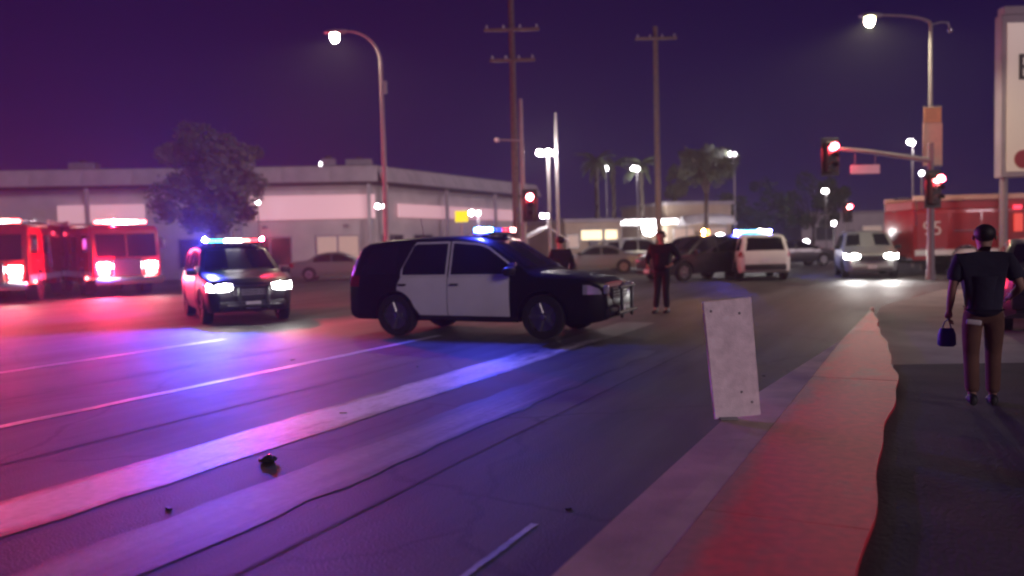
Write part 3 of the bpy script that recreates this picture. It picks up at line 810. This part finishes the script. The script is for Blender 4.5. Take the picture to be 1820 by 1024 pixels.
# twin lamps on slim poles
for px, D, H, zz, lb in ((978, 38, 5.7, 5.75, 'left one of the two slim lamp posts side by side'), (993, 38, 7.6, 5.75, 'taller right one of the two slim lamp posts side by side')):
    p = foot(px, D)
    t = thing('lamp_post', (p.x, p.y, 0), 0, lb, 'lamp post', 'slim lamp posts at centre')
    MB().cyl((0, 0, 0), (0, 0, H), .09, .06, 12).build('pole', 'painted_pole', t, smooth=40)
    MB().ball(tuple(-rt*(.16 if H < 6 else .02) + Vector((-.02, -.20, zz))), .12).build('lamp_globe', 'bulb_white', t, smooth=60)
    lamp('lamp_light', 'POINT', 260, (1, .9, .85), t, tuple(-rt*.1 + Vector((-.05, -.6, zz))), r=.12)
# yellow warning sign
p = foot(822, 33)
t = thing('warning_sign', (p.x, p.y, 0), head(0), 'bright yellow sign above the roof of the broadside police SUV', 'sign')
MB().cyl((0, 0, 0), (0, 0, 2.9), .03, n=8).build('post', 'galvanised', t)
MB().box((0, -.05, 2.78), (.50, .02, .42), bev=.06, seg=3).build('plate', 'sign_yellow_lit', t) if False else MB().box((0, -.05, 2.78), (.52, .02, .44), bev=.009, seg=2).build('plate', 'sign_yellow_glow', t)

# far lamps: small posts with a glowing head
FAR = [(683, 367, 47, 14), (458, 360, 47, 10), (572, 292, 60, 6), (850, 379, 40, 14), (974, 384, 45, 12), (1077, 300, 60, 10), (1132, 300, 58, 18), (1305, 276, 50, 22),
       (1083, 404, 62, 14), (1091, 405, 62, 8), (1215, 433, 52, 14), (1283, 419, 48, 14), (1434, 430, 60, 14), (1622, 254, 40, 14), (1468, 340, 70, 14), (1482, 397, 60, 10), (690, 434, 46, 6), (1638, 308, 36, 10), (1357, 412, 42, 14)]
for i, (px, py, D, e) in enumerate(FAR):
    d_ = ray(px, py); q = Vector((0, 0, EYE)) + d_*D
    side = 'left' if px < 700 else 'middle' if px < 1250 else 'right'
    near = {683: 'on the long building by the tall street lamp', 458: 'just above the left police SUV', 572: 'highest bluish one above the long building roof', 850: 'just right of the yellow sign',
            974: 'below the twin lamp posts', 1077: 'among the trees, right of the twin posts', 1132: 'left of the middle utility pole', 1305: 'at the top of the pale tree, right of centre', 1083: 'above the bright shop front', 1091: 'dimmer one above the bright shop front',
            1215: 'at the shoulder of the standing person', 1283: 'by the left end of the blue light bar', 1434: 'right of the far police SUV', 1622: 'left of the pole banner', 1468: 'between the mast arm signal and the silver SUV', 1482: 'just above the silver SUV roof, left side', 690: 'over the back of the broadside police SUV', 1638: 'under the pole banner, beside the pale red signal', 1357: 'just right of the blue light bar'}[px]
    t = thing('small_lamp', (q.x, q.y, 0), 0, 'small lamp on a post ' + near, 'lamp', 'small lamps far behind')
    MB().cyl((0, 0, 0), (0, 0, q.z - .1), .045, .035, 8).build('post', 'painted_pole', t)
    MB().ball((0, 0, q.z), .12*D/45, u=10, v=7).build('globe', 'bulb_blue' if False else 'bulb_white', t, smooth=60)
    if e > 11: lamp('lamp_light', 'POINT', e*9, (1, .93, .95), t, (-.1, -.5, q.z), r=.1)

# big pylon sign at right edge
p = foot(1811, 30.5)
t = thing('pylon_sign', (p.x, p.y, 0), head(0), 'tall lit cream sign board cut by the right edge, above the fire engine', 'sign')
glow('sign_face_lit', (.92, .66, .46), .16, (.7, .62, .5))
MB().box((.43, 0, 6.55), (2.5, .42, 5.9), bev=.03).build('cabinet', 'fascia', t)
MB().box((.48, -.225, 6.5), (2.2, .02, 5.4), bev=.005).build('sign_face', 'sign_face_lit', t)
MB().box((.43, 0, 9.66), (2.3, .40, .30), bev=.02).build('cap', 'fascia', t)
for s in (-1, 1): MB().cyl((.35 + s*.9, .05, 0), (.35 + s*.9, .05, 3.65), .14, n=12).build('post', 'painted_pole', t, smooth=40)
lettering('B', 1.35, .012, 'letter_black', t, (.10, -.250, 7.55), (R(90), 0, 0), 'letter')
MB().cyl((.0, -.24, 4.25), (.0, -.262, 4.25), .34, n=24).build('sign_disc', 'letter_red', t)

# ================================================================== BUILDINGS
glow('window_warm', (1.0, .78, .46), 1.6, (.6, .5, .3))
glow('window_dim', (.9, .62, .50), .28, (.4, .3, .25))
glow('tube_white', (1.0, .95, .97), 9)
glow('fluor_soft', (.9, .95, 1.0), .55, (.6, .6, .6))
glow('shop_sign_pink', (1.0, .55, .62), .42, (.7, .5, .5))

def low_shop(loc, rz, Lw, H, label, band='stucco', lit=()):
    """single-storey block: wall, recessed soffit, mansard fascia, bays of doors and windows; front faces -Y"""
    t = thing('shop_building', loc, rz, label, 'building')
    MB().box((0, 6, H/2 - .6), (Lw, 12, H - 1.2)).build('wall', band, t)
    MB().box((0, 5.4, H - 1.12 + .0), (Lw + .4, 12.6, .14), bev=.02).build('soffit', 'roof_dark', t)
    # fascia in panels
    n = max(3, int(Lw/2.6)); wN = (Lw + 1.2)/n
    src = None
    for k in range(n):
        x = -Lw/2 - .6 + wN*(k + .5)
        if src is None:
            mb = MB(); mb.loft([[(xx, -1.35, -.02), (xx, -.85, .98), (xx, -.65, .98), (xx, -1.15, -.02)] for xx in (-wN/2 + .012, wN/2 - .012)])
            src = mb.build('fascia_panel', 'fascia', t); src.location = (x, 0, H - 1.04)
        else: share(src, t, (x, 0, H - 1.04))
    MB().box((0, 5.6, H - .10), (Lw + 1.0, 12.6, .18), bev=.02).build('roof', 'roof_dark', t)
    m = max(2, int(Lw/3.6)); bw = Lw/m
    for k in range(m):
        x = -Lw/2 + bw*(k + .5)
        if k % 4 == 2:
            f = MB().box((x, -.03, 1.18), (1.4, .10, 2.36), bev=.01).build('door', 'door_paint', t)
            MB().box((x, -.09, 1.45), (1.0, .03, 1.5), bev=.005).build('pane', 'shop_glass', f)
            MB().box((x + .52, -.12, 1.05), (.04, .06, .30), bev=.01).build('handle', 'chrome', f)
        else:
            f = MB().box((x, -.03, 1.55), (bw*.66, .10, 1.9), bev=.01).build('window_frame', 'frame_alu', t)
            for j in (-1, 1):
                MB().box((x + j*bw*.16, -.09, 1.55), (bw*.29, .03, 1.7), bev=.005).build('pane', 'window_dim' if k in lit else 'shop_glass', f)
    for k in range(m + 1):
        x = -Lw/2 + bw*k
        MB().box((x, -.95, (H - 1.2)/2), (.22, .22, H - 1.2), bev=.02).build('post', 'fascia', t) if k % 2 == 0 else None
    return t
# long low building across the junction, two wings
pl, pr = foot(-90, 49), foot(660, 52)
cN = (pl + pr)/2; dv = pr - pl
A = low_shop((cN.x, cN.y, 0), math.atan2(dv.y, dv.x), dv.length, 6.8, 'long low pale building with a dark soffit behind the left vehicles', lit=(1, 5))
sgn = MB().box((8.9, -.28, 4.25), (7.8, .18, 1.5), bev=.03).build('sign_band', 'shop_sign_pink', A)
MB().box((-3.6, -.28, 4.1), (5.0, .16, 1.1), bev=.03).build('sign_band', 'shop_sign_pink', A)
for x, y, w_, h_ in ((-6, 4, 1.6, .9), (4.4, 3, 1.1, .7), (9.8, 2.2, .9, .8), (11.6, 5, 1.8, 1.0)):
    ru = MB().box((x, y, 6.84 + h_/2 - .13), (w_, w_*.8, h_), bev=.04).build('roof_unit', 'galvanised', A)
    MB().cyl((x, y - .2, 6.7 + h_), (x, y - .2, 6.86 + h_), .22, n=12).build('roof_fan', 'roof_dark', ru)
for x in (-11.2, -1.0, 4.6, 12.6): MB().cyl((x, -.07, 0), (x, -.07, 5.6), .05, n=8).build('downpipe', 'frame_alu', A)
for x in (-9, -2, 6, 11): MB().box((x, -.14, 3.1), (.28, .2, .18), bev=.03).build('wall_lamp', 'frame_alu', A)
pl, pr = foot(668, 52.5), foot(935, 72)
cN = (pl + pr)/2; dv = pr - pl
Bq = low_shop((cN.x, cN.y, 0), math.atan2(dv.y, dv.x), dv.length, 6.8, 'receding low wing right of the tall street lamp with a reddish wall', lit=(3,))
MB().box((0, -.28, 4.05), (dv.length*.8, .16, .9), bev=.03).build('sign_band', 'shop_sign_pink', Bq)

def tan_shop(px0, px1, D, H, label, mats, wins):
    pl, pr = foot(px0, D), foot(px1, D + 1.5); cN = (pl + pr)/2; dv = pr - pl; Lw = dv.length
    t = thing('shop_building', (cN.x, cN.y, 0), math.atan2(dv.y, dv.x), label, 'building')
    MB().box((0, 4, H/2), (Lw, 8, H)).build('wall', mats, t)
    MB().box((0, 4, H + .12), (Lw + .3, 8.3, .24), bev=.03).build('parapet', 'fascia', t)
    for u, w_, z, h_, mm in wins:
        f = MB().box(((u - .5)*Lw, -.03, z), (w_ + .14, .10, h_ + .14), bev=.01).build('window_frame', 'frame_alu', t)
        MB().box(((u - .5)*Lw, -.09, z), (w_, .03, h_), bev=.005).build('pane', mm, f)
    d_ = MB().box((.02*Lw, -.03, 1.1), (1.0, .10, 2.2), bev=.01).build('door', 'door_paint', t)
    MB().box((.02*Lw + .38, -.10, 1.05), (.04, .05, .2), bev=.01).build('handle', 'chrome', d_)
    return t
tan_shop(1005, 1105, 54, 2.95, 'small tan shop with two warm lit windows left of the standing person', 'stucco_tan', [(.45, 1.5, 2.1, .62, 'window_warm'), (.80, .9, 2.1, .62, 'window_warm'), (.12, .8, 1.7, .8, 'window_dim')])
tan_shop(1186, 1300, 60, 4.2, 'tan wall behind the amber beacon and the far police SUV', 'stucco_tan', [(.25, 1.6, 1.8, 1.3, 'window_dim'), (.75, 1.6, 1.8, 1.3, 'window_dim')])
tan_shop(1425, 1590, 88, 4.0, 'dim far block beyond the silver SUV', 'stucco', [(.25, 2.2, 1.9, 1.4, 'shop_glass'), (.75, 2.2, 1.9, 1.4, 'window_dim')])
# filling station canopy with bright tubes
p = foot(1142, 62)
t = thing('filling_station', (p.x, p.y, 0), head(0), 'bright filling station canopy left of the standing person', 'building')
MB().box((0, 0, 3.0), (4.6, 5, .42), bev=.04).build('canopy', 'sign_white', t)
MB().box((0, -2.53, 2.98), (4.3, .04, .30), bev=.01).build('canopy_light', 'tube_white', t)
for x in (-1.7, 1.7): MB().box((x, 0, 1.4), (.24, .3, 2.8), bev=.02).build('column', 'sign_white', t)
for x in (-1.0, .9):
    pm = MB().box((x, -.2, .85), (.62, .45, 1.5), bev=.05).build('pump', 'frame_alu', t); MB().box((x, -.44, 1.25), (.42, .03, .32), bev=.01).build('pump_screen', 'fluor_soft', pm)
lamp('canopy_lamp', 'POINT', 500, (1, .96, .95), t, (0, -3.2, 2.5), r=.5)
# low white umbrella canopy/awning
p = foot(1256, 52)
t = thing('awning', (p.x, p.y, 0), head(0), 'pale curved awning above the amber beacon', 'awning')
mb = MB(); mb.loft([[(x, -1.2 + 2.4*k/8, 2.55 + .55*math.sin(PI*k/8) + .15*math.cos(x)) for k in range(9)] + [(x, -1.2 + 2.4*k/8, 2.49 + .55*math.sin(PI*k/8) + .15*math.cos(x)) for k in range(8, -1, -1)] for x in (-1.6, -.8, 0, .8, 1.6)])
mb.build('cover', 'sign_white', t, smooth=50)
for x in (-1.5, 1.5): MB().cyl((x, -1.1, 0), (x, -1.1, 2.6), .04, n=8).build('post', 'galvanised', t)
# pale tent roof behind the bonnet
p = foot(968, 44)
t = thing('canopy_tent', (p.x, p.y, 0), head(10), 'pale pitched tent roof behind the windscreen of the broadside police SUV', 'tent')
mb = MB(); mb.loft([[(-1.15, -1, 1.95), (0, -1, 2.5), (1.15, -1, 1.75), (1.12, -1, 1.70), (0, -1, 2.44), (-1.12, -1, 1.90)], [(-1.15, 1, 1.95), (0, 1, 2.5), (1.15, 1, 1.75), (1.12, 1, 1.70), (0, 1, 2.44), (-1.12, 1, 1.90)]])
mb.build('roof', 'sign_white', t)
for x in (-1.1, 1.1):
    for y in (-.95, .95): MB().cyl((x, y, 0), (x, y, 1.8), .03, n=8).build('post', 'galvanised', t)

# ================================================================== TREES
def leaf_crown(parent, c, rad, nclump, nleaf, size, m, seed, flat=.8):
    rnd = random.Random(seed); vs, fs = [], []
    for k in range(nclump):
        while True:
            u = Vector((rnd.uniform(-1, 1), rnd.uniform(-1, 1), rnd.uniform(-1, 1)))
            if .35 < u.length < 1.08: break
        cc = Vector((c[0] + u.x*rad, c[1] + u.y*rad, c[2] + u.z*rad*flat)); cr = rad*rnd.uniform(.14, .34)
        for j in range(nleaf):
            q = Vector((rnd.gauss(0, 1), rnd.gauss(0, 1), rnd.gauss(0, 1))).normalized()*cr*rnd.uniform(.5, 1.05) + cc
            a_ = Vector((rnd.gauss(0, 1), rnd.gauss(0, 1), rnd.gauss(0, 1))).normalized(); b_ = a_.orthogonal().normalized()
            s_ = size*rnd.uniform(.6, 1.3); i = len(vs)
            vs += [q - a_*s_, q + b_*s_*.5, q + a_*s_, q - b_*s_*.5]; fs.append((i, i+1, i+2, i+3))
    me = bpy.data.meshes.new('crown'); me.from_pydata([tuple(v) for v in vs], [], fs); me.materials.append(MATS[m])
    o = bpy.data.objects.new('crown', me); COL.objects.link(o); o.parent = parent
    return o
def tree(loc, H, rad, label, m='leaf', seed=1, nc=46, nl=170, size=.16, flat=.85, lean=(0, 0)):
    t = thing('tree', loc, random.uniform(0, 6), label, 'tree', None)
    rnd = random.Random(seed + 99)
    th = H - rad*flat*1.5
    mb = MB().tube([(0, 0, 0), (.04, .02, th*.4), (lean[0]*.5, .03, th*.8), (lean[0], lean[1], th + rad*.4)], [.22, .17, .14, .07], 9)
    for k in range(6):
        a_ = 2*PI*k/6 + rnd.uniform(-.3, .3); r_ = rad*rnd.uniform(.5, .8)
        mb.tube([(lean[0]*.5, .03, th*.75), (math.cos(a_)*r_*.5, math.sin(a_)*r_*.5, th + rad*.3), (math.cos(a_)*r_, math.sin(a_)*r_, th + rad*rnd.uniform(.4, .9))], [.09, .06, .025], 6)
    mb.build('trunk', 'bark', t, smooth=60)
    leaf_crown(t, (lean[0], lean[1], H - rad*flat), rad, nc, nl, size, m, seed, flat)
    return t
p = foot(380, 37.5); tree(p, 7.2, 2.3, 'round leafy street tree above the left police SUV', 'leaf_pale', 3, 80, 230, .13, 1.0)
p = foot(1256, 50); tree(p, 6.9, 1.75, 'broad pale tree behind the amber beacon with a lamp at its top', 'leaf_pale', 5, 40, 120, .14, .5)
p = foot(1200, 66); tree(p, 7.6, 1.1, 'narrow tree right of the middle utility pole', 'leaf_pale', 8, 24, 90, .14, 1.2)
p = foot(1340, 75); tree(p, 6.6, 3.0, 'dark far tree above the far police SUV', 'leaf', 9, 30, 90, .2, .8)
p = foot(1445, 80); tree(p, 7.2, 3.2, 'dark far tree right of the far police SUV', 'leaf', 10, 30, 90, .2, .8)
def palm(px, D, H, label, seed):
    p = foot(px, D); rnd = random.Random(seed)
    t = thing('palm_tree', p, 0, label, 'palm tree', 'palm trees along the far street')
    mb = MB(); N = 14
    mb.tube([(.02*math.sin(k), .05*k/N, H*k/N) for k in range(N + 1)], [.20 - .005*k + (.012 if k % 2 else 0) for k in range(N + 1)], 9).build('trunk', 'bark', t, smooth=60)
    fr = MB()
    for k in range(22):
        a_ = rnd.uniform(0, 2*PI); up = rnd.uniform(-.5, 1.0); L_ = rnd.uniform(1.3, 1.9); d_ = Vector((math.cos(a_), math.sin(a_), 0)); sd_ = Vector((-math.sin(a_), math.cos(a_), 0))
        prev = None
        for j in range(7):
            u = j/6; q = Vector((0, 0, H)) + d_*L_*u + Vector((0, 0, up*L_*u - 1.1*u*u)); w_ = .20*math.sin(PI*(.12 + .88*u))
            cur = (q + sd_*w_ - Vector((0, 0, w_*.5)), q, q - sd_*w_ - Vector((0, 0, w_*.5)))
            if prev: fr.quad(prev[0], prev[1], cur[1], cur[0]); fr.quad(prev[1], prev[2], cur[2], cur[1])
            prev = cur
    fr.build('fronds', 'palm_leaf', t)
palm(1062, 58, 7.4, 'palm tree right of the twin lamp posts', 1)
palm(1092, 64, 7.6, 'palm tree in the middle of the far row', 2)
palm(1142, 60, 7.2, 'palm tree just left of the middle utility pole', 3)

# ================================================================== PEOPLE
def skin_mesh(verts, edges, radii, sub=1):
    me = bpy.data.meshes.new('skin'); me.from_pydata(verts, edges, [])
    o = bpy.data.objects.new('skin_tmp', me); COL.objects.link(o)
    md = o.modifiers.new('Skin', 'SKIN'); md.use_smooth_shade = True
    if sub: o.modifiers.new('Sub', 'SUBSURF').levels = sub
    for i, r in enumerate(radii):
        sv = me.skin_vertices[0].data[i]; sv.radius = (r, r) if not isinstance(r, tuple) else r
        sv.use_root = (i == 0)
    dg = bpy.context.evaluated_depsgraph_get()
    out = bpy.data.meshes.new_from_object(o.evaluated_get(dg))
    bpy.data.objects.remove(o)
    return out
def join_meshes(name, mss, m, parent):
    bm = bmesh.new()
    for me in mss: bm.from_mesh(me)
    me = bpy.data.meshes.new(name); bm.to_mesh(me); bm.free()
    for p_ in me.polygons: p_.use_smooth = True
    me.materials.append(MATS[m])
    o = bpy.data.objects.new(name, me); COL.objects.link(o)
    if parent: o.parent = parent
    return o
def chain(pts, rad, sub=1):
    return skin_mesh([tuple(p_) for p_ in pts], [(i, i+1) for i in range(len(pts) - 1)], rad, sub)

def person(loc, rz, J, top_m, leg_m, label, scale=1.0, sleeves='short', hem=True, build=1.0):
    """faces +Y; J gives elbow, wrist, knee and ankle for the left (-X) and right (+X) sides"""
    t = thing('person', loc, rz, label, 'person', None); t.scale = (scale,)*3
    V = Vector
    pel, spi, che, nek = V((0, 0, .96)), V((0, -.01, 1.12)), V((0, -.01, 1.32)), V((0, 0, 1.46))
    hd = V(J.get('head', (0, .02, 0)))
    sh = {s: V((s*.185*build, -.01, 1.42)) for s in (-1, 1)}; hp = {s: V((s*.095, 0, .92)) for s in (-1, 1)}
    verts, edges, rad = [], [], []
    def add(v, r, link=None):
        verts.append(tuple(v)); rad.append(r); i = len(verts) - 1
        if link is not None: edges.append((link, i))
        return i
    ip = add(pel, .125*build); is_ = add(spi, .125*build, ip); ic = add(che, .145*build, is_); inn = add(nek, .065, ic)
    h1 = add(V((hd.x*.5, hd.y*.6, 1.53)), .056, inn); h2 = add(V((hd.x*.8, hd.y + .012, 1.60)), .082, h1); h3 = add(V((hd.x, hd.y, 1.67)), .092, h2); h4 = add(V((hd.x, hd.y - .01, 1.73)), .072, h3)
    for s, k in ((-1, 'l'), (1, 'r')):
        a1 = add(sh[s], .068*build, ic); el = V(J[k + 'elbow']); wr = V(J[k + 'wrist'])
        a2 = add((sh[s] + el)/2, .052*build, a1); a3 = add(el, .042, a2); a4 = add(el.lerp(wr, .4), .042, a3); a5 = add(wr, .027, a4)
        dv_ = (wr - el).normalized(); add(wr + dv_*.05, (.036, .020), a5)
        kn = V(J[k + 'knee']); an = V(J[k + 'ankle'])
        l1 = add(hp[s], .098, ip); l2 = add(hp[s].lerp(kn, .5), .080, l1); l3 = add(kn, .058, l2); l4 = add(kn.lerp(an, .35), .058, l3); l5 = add(an, .038, l4); add(an + V((0, .10, -.05)), .036, l5)
    parts = [skin_mesh(verts, edges, rad, 1)]
    # hands: five fingers each
    for s, k in ((-1, 'l'), (1, 'r')):
        el, wr = V(J[k + 'elbow']), V(J[k + 'wrist']); d_ = (wr - el).normalized()
        side = V((0, 1, 0)) - d_*d_.y; side = side.normalized() if side.length > .1 else V((1, 0, 0))
        inn_ = d_.cross(side).normalized()*(1 if s > 0 else -1)
        if inn_.x*s > 0: inn_ = -inn_
        pc = wr + d_*.055
        parts.append(chain([wr - d_*.01, pc, wr + d_*.095], [(.026, .018), (.040, .017), (.036, .014)]))
        for f_, (o_, ln) in enumerate(((.030, .070), (.010, .080), (-.010, .074), (-.028, .058))):
            b0 = wr + d_*.085 + side*o_
            parts.append(chain([b0, b0 + d_*ln*.45 + inn_*.012, b0 + d_*ln*.75 + inn_*.034, b0 + d_*ln*.80 + inn_*.055], [.0095, .009, .0085, .0075]))
        b0 = wr + d_*.035 + side*.030
        parts.append(chain([b0, b0 + side*.022 + d_*.028 + inn_*.01, b0 + side*.026 + d_*.055 + inn_*.022], [.011, .010, .0085]))
    # face: nose and ears belong to the body
    hx = V((hd.x, hd.y, 1.64))
    parts.append(chain([hx + V((0, .085, .02)), hx + V((0, .112, -.012)), hx + V((0, .095, -.028))], [.010, .015, .010]))
    for s in (-1, 1): parts.append(chain([hx + V((s*.088, -.005, .02)), hx + V((s*.100, -.015, .0)), hx + V((s*.090, -.008, -.03))], [.010, .015, .008]))
    body = join_meshes('body', parts, 'skin', t)
    for s in (-1, 1): MB().ball(tuple(hx + V((s*.033, .086, .018))), .011, u=8, v=6).build('eye', 'hair', t)
    MB().box(tuple(hx + V((0, .088, -.052))), (.045, .012, .010), bev=.004).build('mouth', 'letter_red', t)
    # hair
    mb = MB().ball(tuple(hx + V((0, -.016, .040))), .100, (.96, 1.06, .90), 18, 12)
    bmesh.ops.delete(mb.bm, geom=[v for v in mb.bm.verts if (v.co.y > hx.y + .045 and v.co.z < hx.z + .055) or v.co.z < hx.z - .055], context='VERTS')
    mb.build('hair', 'hair', t, smooth=60)
    # shirt
    verts, edges, rad = [], [], []
    g = .022
    a0 = add(spi - V((0, 0, .02)), .135*build + g); a1 = add(pel + V((0, 0, .0)), .128*build + g, a0); a1b = add(pel + V((0, 0, -.10)), .132*build + g, a1); a_c = add(che, .150*build + g, a0); a_n = add(V((0, 0, 1.445)), .082, a_c)
    for s, k in ((-1, 'l'), (1, 'r')):
        el, wr = V(J[k + 'elbow']), V(J[k + 'wrist'])
        b1 = add(sh[s], .075*build + g*.6, a_c)
        if sleeves == 'short': add(sh[s].lerp(el, .80), .064*build + g*.5, b1)
        else:
            b2 = add(sh[s].lerp(el, .5), .058*build + g*.5, b1); b3 = add(el, .050 + g*.5, b2); add(el.lerp(wr, .92), .036 + g*.4, b3)
    join_meshes('shirt', [skin_mesh(verts, edges, rad, 2)], top_m, t)
    if hem:
        MB().box((-.10, -.155*build, .835), (.13, .03, .05), Matrix.Rotation(R(6), 3, 'Y'), bev=.012, seg=2).build('undershirt', 'white_cloth', t, smooth=60)
    # trousers and shoes
    verts, edges, rad = [], [], []
    bw = add(V((0, -.005, 1.05)), .118*build); b0 = add(pel, .128*build, bw)
    for s, k in ((-1, 'l'), (1, 'r')):
        kn, an = V(J[k + 'knee']), V(J[k + 'ankle'])
        c1 = add(hp[s] - V((0, 0, .06)), .102, b0); c2 = add(hp[s].lerp(kn, .5), .094, c1); c3 = add(kn, .076, c2); c4 = add(kn.lerp(an, .5), .072, c3); add(an + V((0, 0, .015)), .066, c4)
        an2 = an
        mb = MB().loft([[(an.x + math.cos(2*PI*q/14)*w_, an.y + dy, max(an.z - .085 + .0, an.z - .085) + h_*(.5 + .5*math.sin(2*PI*q/14))) for q in range(14)] for dy, w_, h_ in ((-.09, .025, .07), (-.07, .040, .10), (.0, .045, .11), (.08, .050, .075), (.15, .046, .06), (.185, .022, .04))])
        mb.build('shoe', 'shoe', t, smooth=60)
    join_meshes('trousers', [skin_mesh(verts, edges, rad, 2)], leg_m, t)
    return t
# the man at the right, seen from behind, walking away
p = gp(1747, 722, .105)
pr_ = person((p.x, p.y, .105), R(4), dict(lelbow=(-.27, -.05, 1.15), lwrist=(-.285, .08, .92), relbow=(.30, -.09, 1.17), rwrist=(.25, .16, 1.06), lknee=(-.10, .02, .50), lankle=(-.11, -.16, .13), rknee=(.10, .12, .50), rankle=(.10, .13, .085), head=(.015, .06, -.02)),
             'navy_cloth', 'brown_cloth', 'person in a navy shirt and brown trousers walking away at right', .885, build=1.10)
bag = thing('shopping_bag', (p.x, p.y, .105), R(4), 'small blue bag hanging from the left hand of the person in navy', 'bag')
mb = MB(); mb.loft([[(-.30 + math.cos(2*PI*k/12)*a_, .155 + math.sin(2*PI*k/12)*b_, z) for k in range(12)] for z, a_, b_ in ((.56, .065, .045), (.58, .085, .06), (.68, .082, .055), (.745, .06, .035))])
mb.build('sack', 'blue_bag', bag, smooth=50)
MB().tube([(-.34, .155, .74), (-.32, .12, .81), (-.295, .10, .835), (-.28, .12, .81), (-.26, .155, .74)], .006, 6).build('handle', 'blue_bag', bag)
bag.scale = (.885,)*3
# the dark standing figure right of the SUV
p = gp(1178, 556)
person((p.x, p.y, 0), YAW + R(150), dict(lelbow=(-.38, -.05, 1.16), lwrist=(-.27, .16, 1.04), relbow=(.35, -.06, 1.14), rwrist=(.27, .15, 1.02), lknee=(-.09, .05, .50), lankle=(-.08, -.04, .085), rknee=(.10, .03, .50), rankle=(.14, .05, .085)),
       'black_cloth', 'black_cloth', 'person in dark clothes standing with bent arms right of the broadside police SUV', 1.03, sleeves='long', hem=False, build=1.2)
# figure behind the bonnet
p = foot(996, 18.0)
person((p.x, p.y, 0), YAW + R(12), dict(lelbow=(-.27, 0, 1.14), lwrist=(-.25, .14, .93), relbow=(.27, 0, 1.14), rwrist=(.25, .14, .93), lknee=(-.10, .03, .50), lankle=(-.10, 0, .085), rknee=(.10, .03, .50), rankle=(.10, 0, .085)),
       'black_cloth', 'black_cloth', 'person in dark clothes half hidden behind the bonnet of the broadside police SUV', 1.0, sleeves='long', hem=False)

# ================================================================== SMALL THINGS IN FRONT
# white scuffed board standing at the end of the gutter
p = gp(1313, 745, .128)
t = thing('white_board', (p.x, p.y, .128), YAW, 'scuffed white board standing tilted on the concrete kerb ledge', 'board')
rot = Matrix.Rotation(R(-4.5), 3, 'Y') @ Matrix.Rotation(R(-5), 3, 'X')
mb = MB(); mb.box((0, 0, .50), (.385, .035, .965), bev=.008, seg=2)
bmesh.ops.subdivide_edges(mb.bm, edges=mb.bm.edges[:], cuts=2, use_grid_fill=True)
for v in mb.bm.verts: v.co += Vector((random.uniform(-.004, .004) - (.5 - v.co.z)*.03*(1 if v.co.x > 0 else 0.3), random.uniform(-.003, .003), 0))
bmesh.ops.rotate(mb.bm, cent=(0, 0, 0), matrix=rot, verts=mb.bm.verts)
mb.build('panel', 'board_white', t)
for x, z in ((.10, .86), (.045, .22), (-.13, .90), (.12, .13)):
    q = rot @ Vector((x, -.0185, z)); MB().ball(tuple(q), .011, (1, .6, 1), 8, 6).build('bolt', 'rim_metal', t, smooth=60)
MB().box((-.09, .0, .012), (.15, .10, .024), bev=.006).build('foot_plate', 'galvanised', t)
# lump of debris in the road
p = gp(476, 822)
t = thing('debris', (p.x, p.y, -.004), R(20), 'dark lump of debris with a shiny tip on the white road line', 'debris')
mb = MB().ball((0, 0, .026), .062, (1.15, .8, .42), 12, 8)
for v in mb.bm.verts: v.co += Vector((random.uniform(-.012, .012), random.uniform(-.012, .012), random.uniform(-.006, .006))); v.co.z = max(v.co.z, .001)
mb.build('lump', 'plastic_black', t)
MB().box((.01, .01, .052), (.035, .03, .022), bev=.008).build('shard', 'chrome', t)
# scattered fragments
for i, (px, py) in enumerate(((1358, 690), (1342, 662), (520, 640), (742, 652), (300, 905), (610, 735), (1010, 905), (1180, 640))):
    p = gp(px, py); mb = MB().box((0, 0, .007), (.035 + .02*(i % 3), .025, .012), Matrix.Rotation(i*.7, 3, 'Z'), bev=.003)
    o = mb.build('debris_fragment', 'lamp_clear' if i % 2 else 'plastic_black', None, loc=(p.x, p.y, .127 if i == 0 else -.003))
    tag(o, ['small shiny fragment beside the white board', 'black fragment just behind the white board', 'shiny fragment in the pool of headlight left of the broadside police SUV', 'black fragment near the rear wheel of the broadside police SUV',
            'shiny fragment at the near left end of the white line', 'black fragment beyond the wide white line', 'shiny fragment in the near asphalt by the gutter', 'black fragment beyond the white board, to its left'][i] if False else
        ('black' if i % 2 == 0 else 'shiny') + [' fragment lying right beside the white board', ' fragment just behind the white board', ' fragment in front of the left police SUV', ' fragment in front of the broadside police SUV', ' fragment at the near left end of the wide line', ' fragment on the wide white line right of the debris lump',
        ' fragment on the near asphalt left of the gutter', ' fragment far left of the white board in the street'][i], 'debris', 'fragments scattered on the road')

# ================================================================== HAZE
hm = bpy.data.materials.new('haze'); hm.use_nodes = True
n, l = hm.node_tree.nodes, hm.node_tree.links
n.remove(n['Principled BSDF'])
pv = n.new('ShaderNodeVolumePrincipled'); pv.inputs['Color'].default_value = (.9, .88, .95, 1); pv.inputs['Density'].default_value = HAZE_DENSITY
pv.inputs['Anisotropy'].default_value = 0.25
l.new(pv.outputs[0], n['Material Output'].inputs['Volume'])
o = MB().box((0, 150, 6.5), (820, 560, 15.6)).build('haze', hm)
o['kind'] = 'stuff'
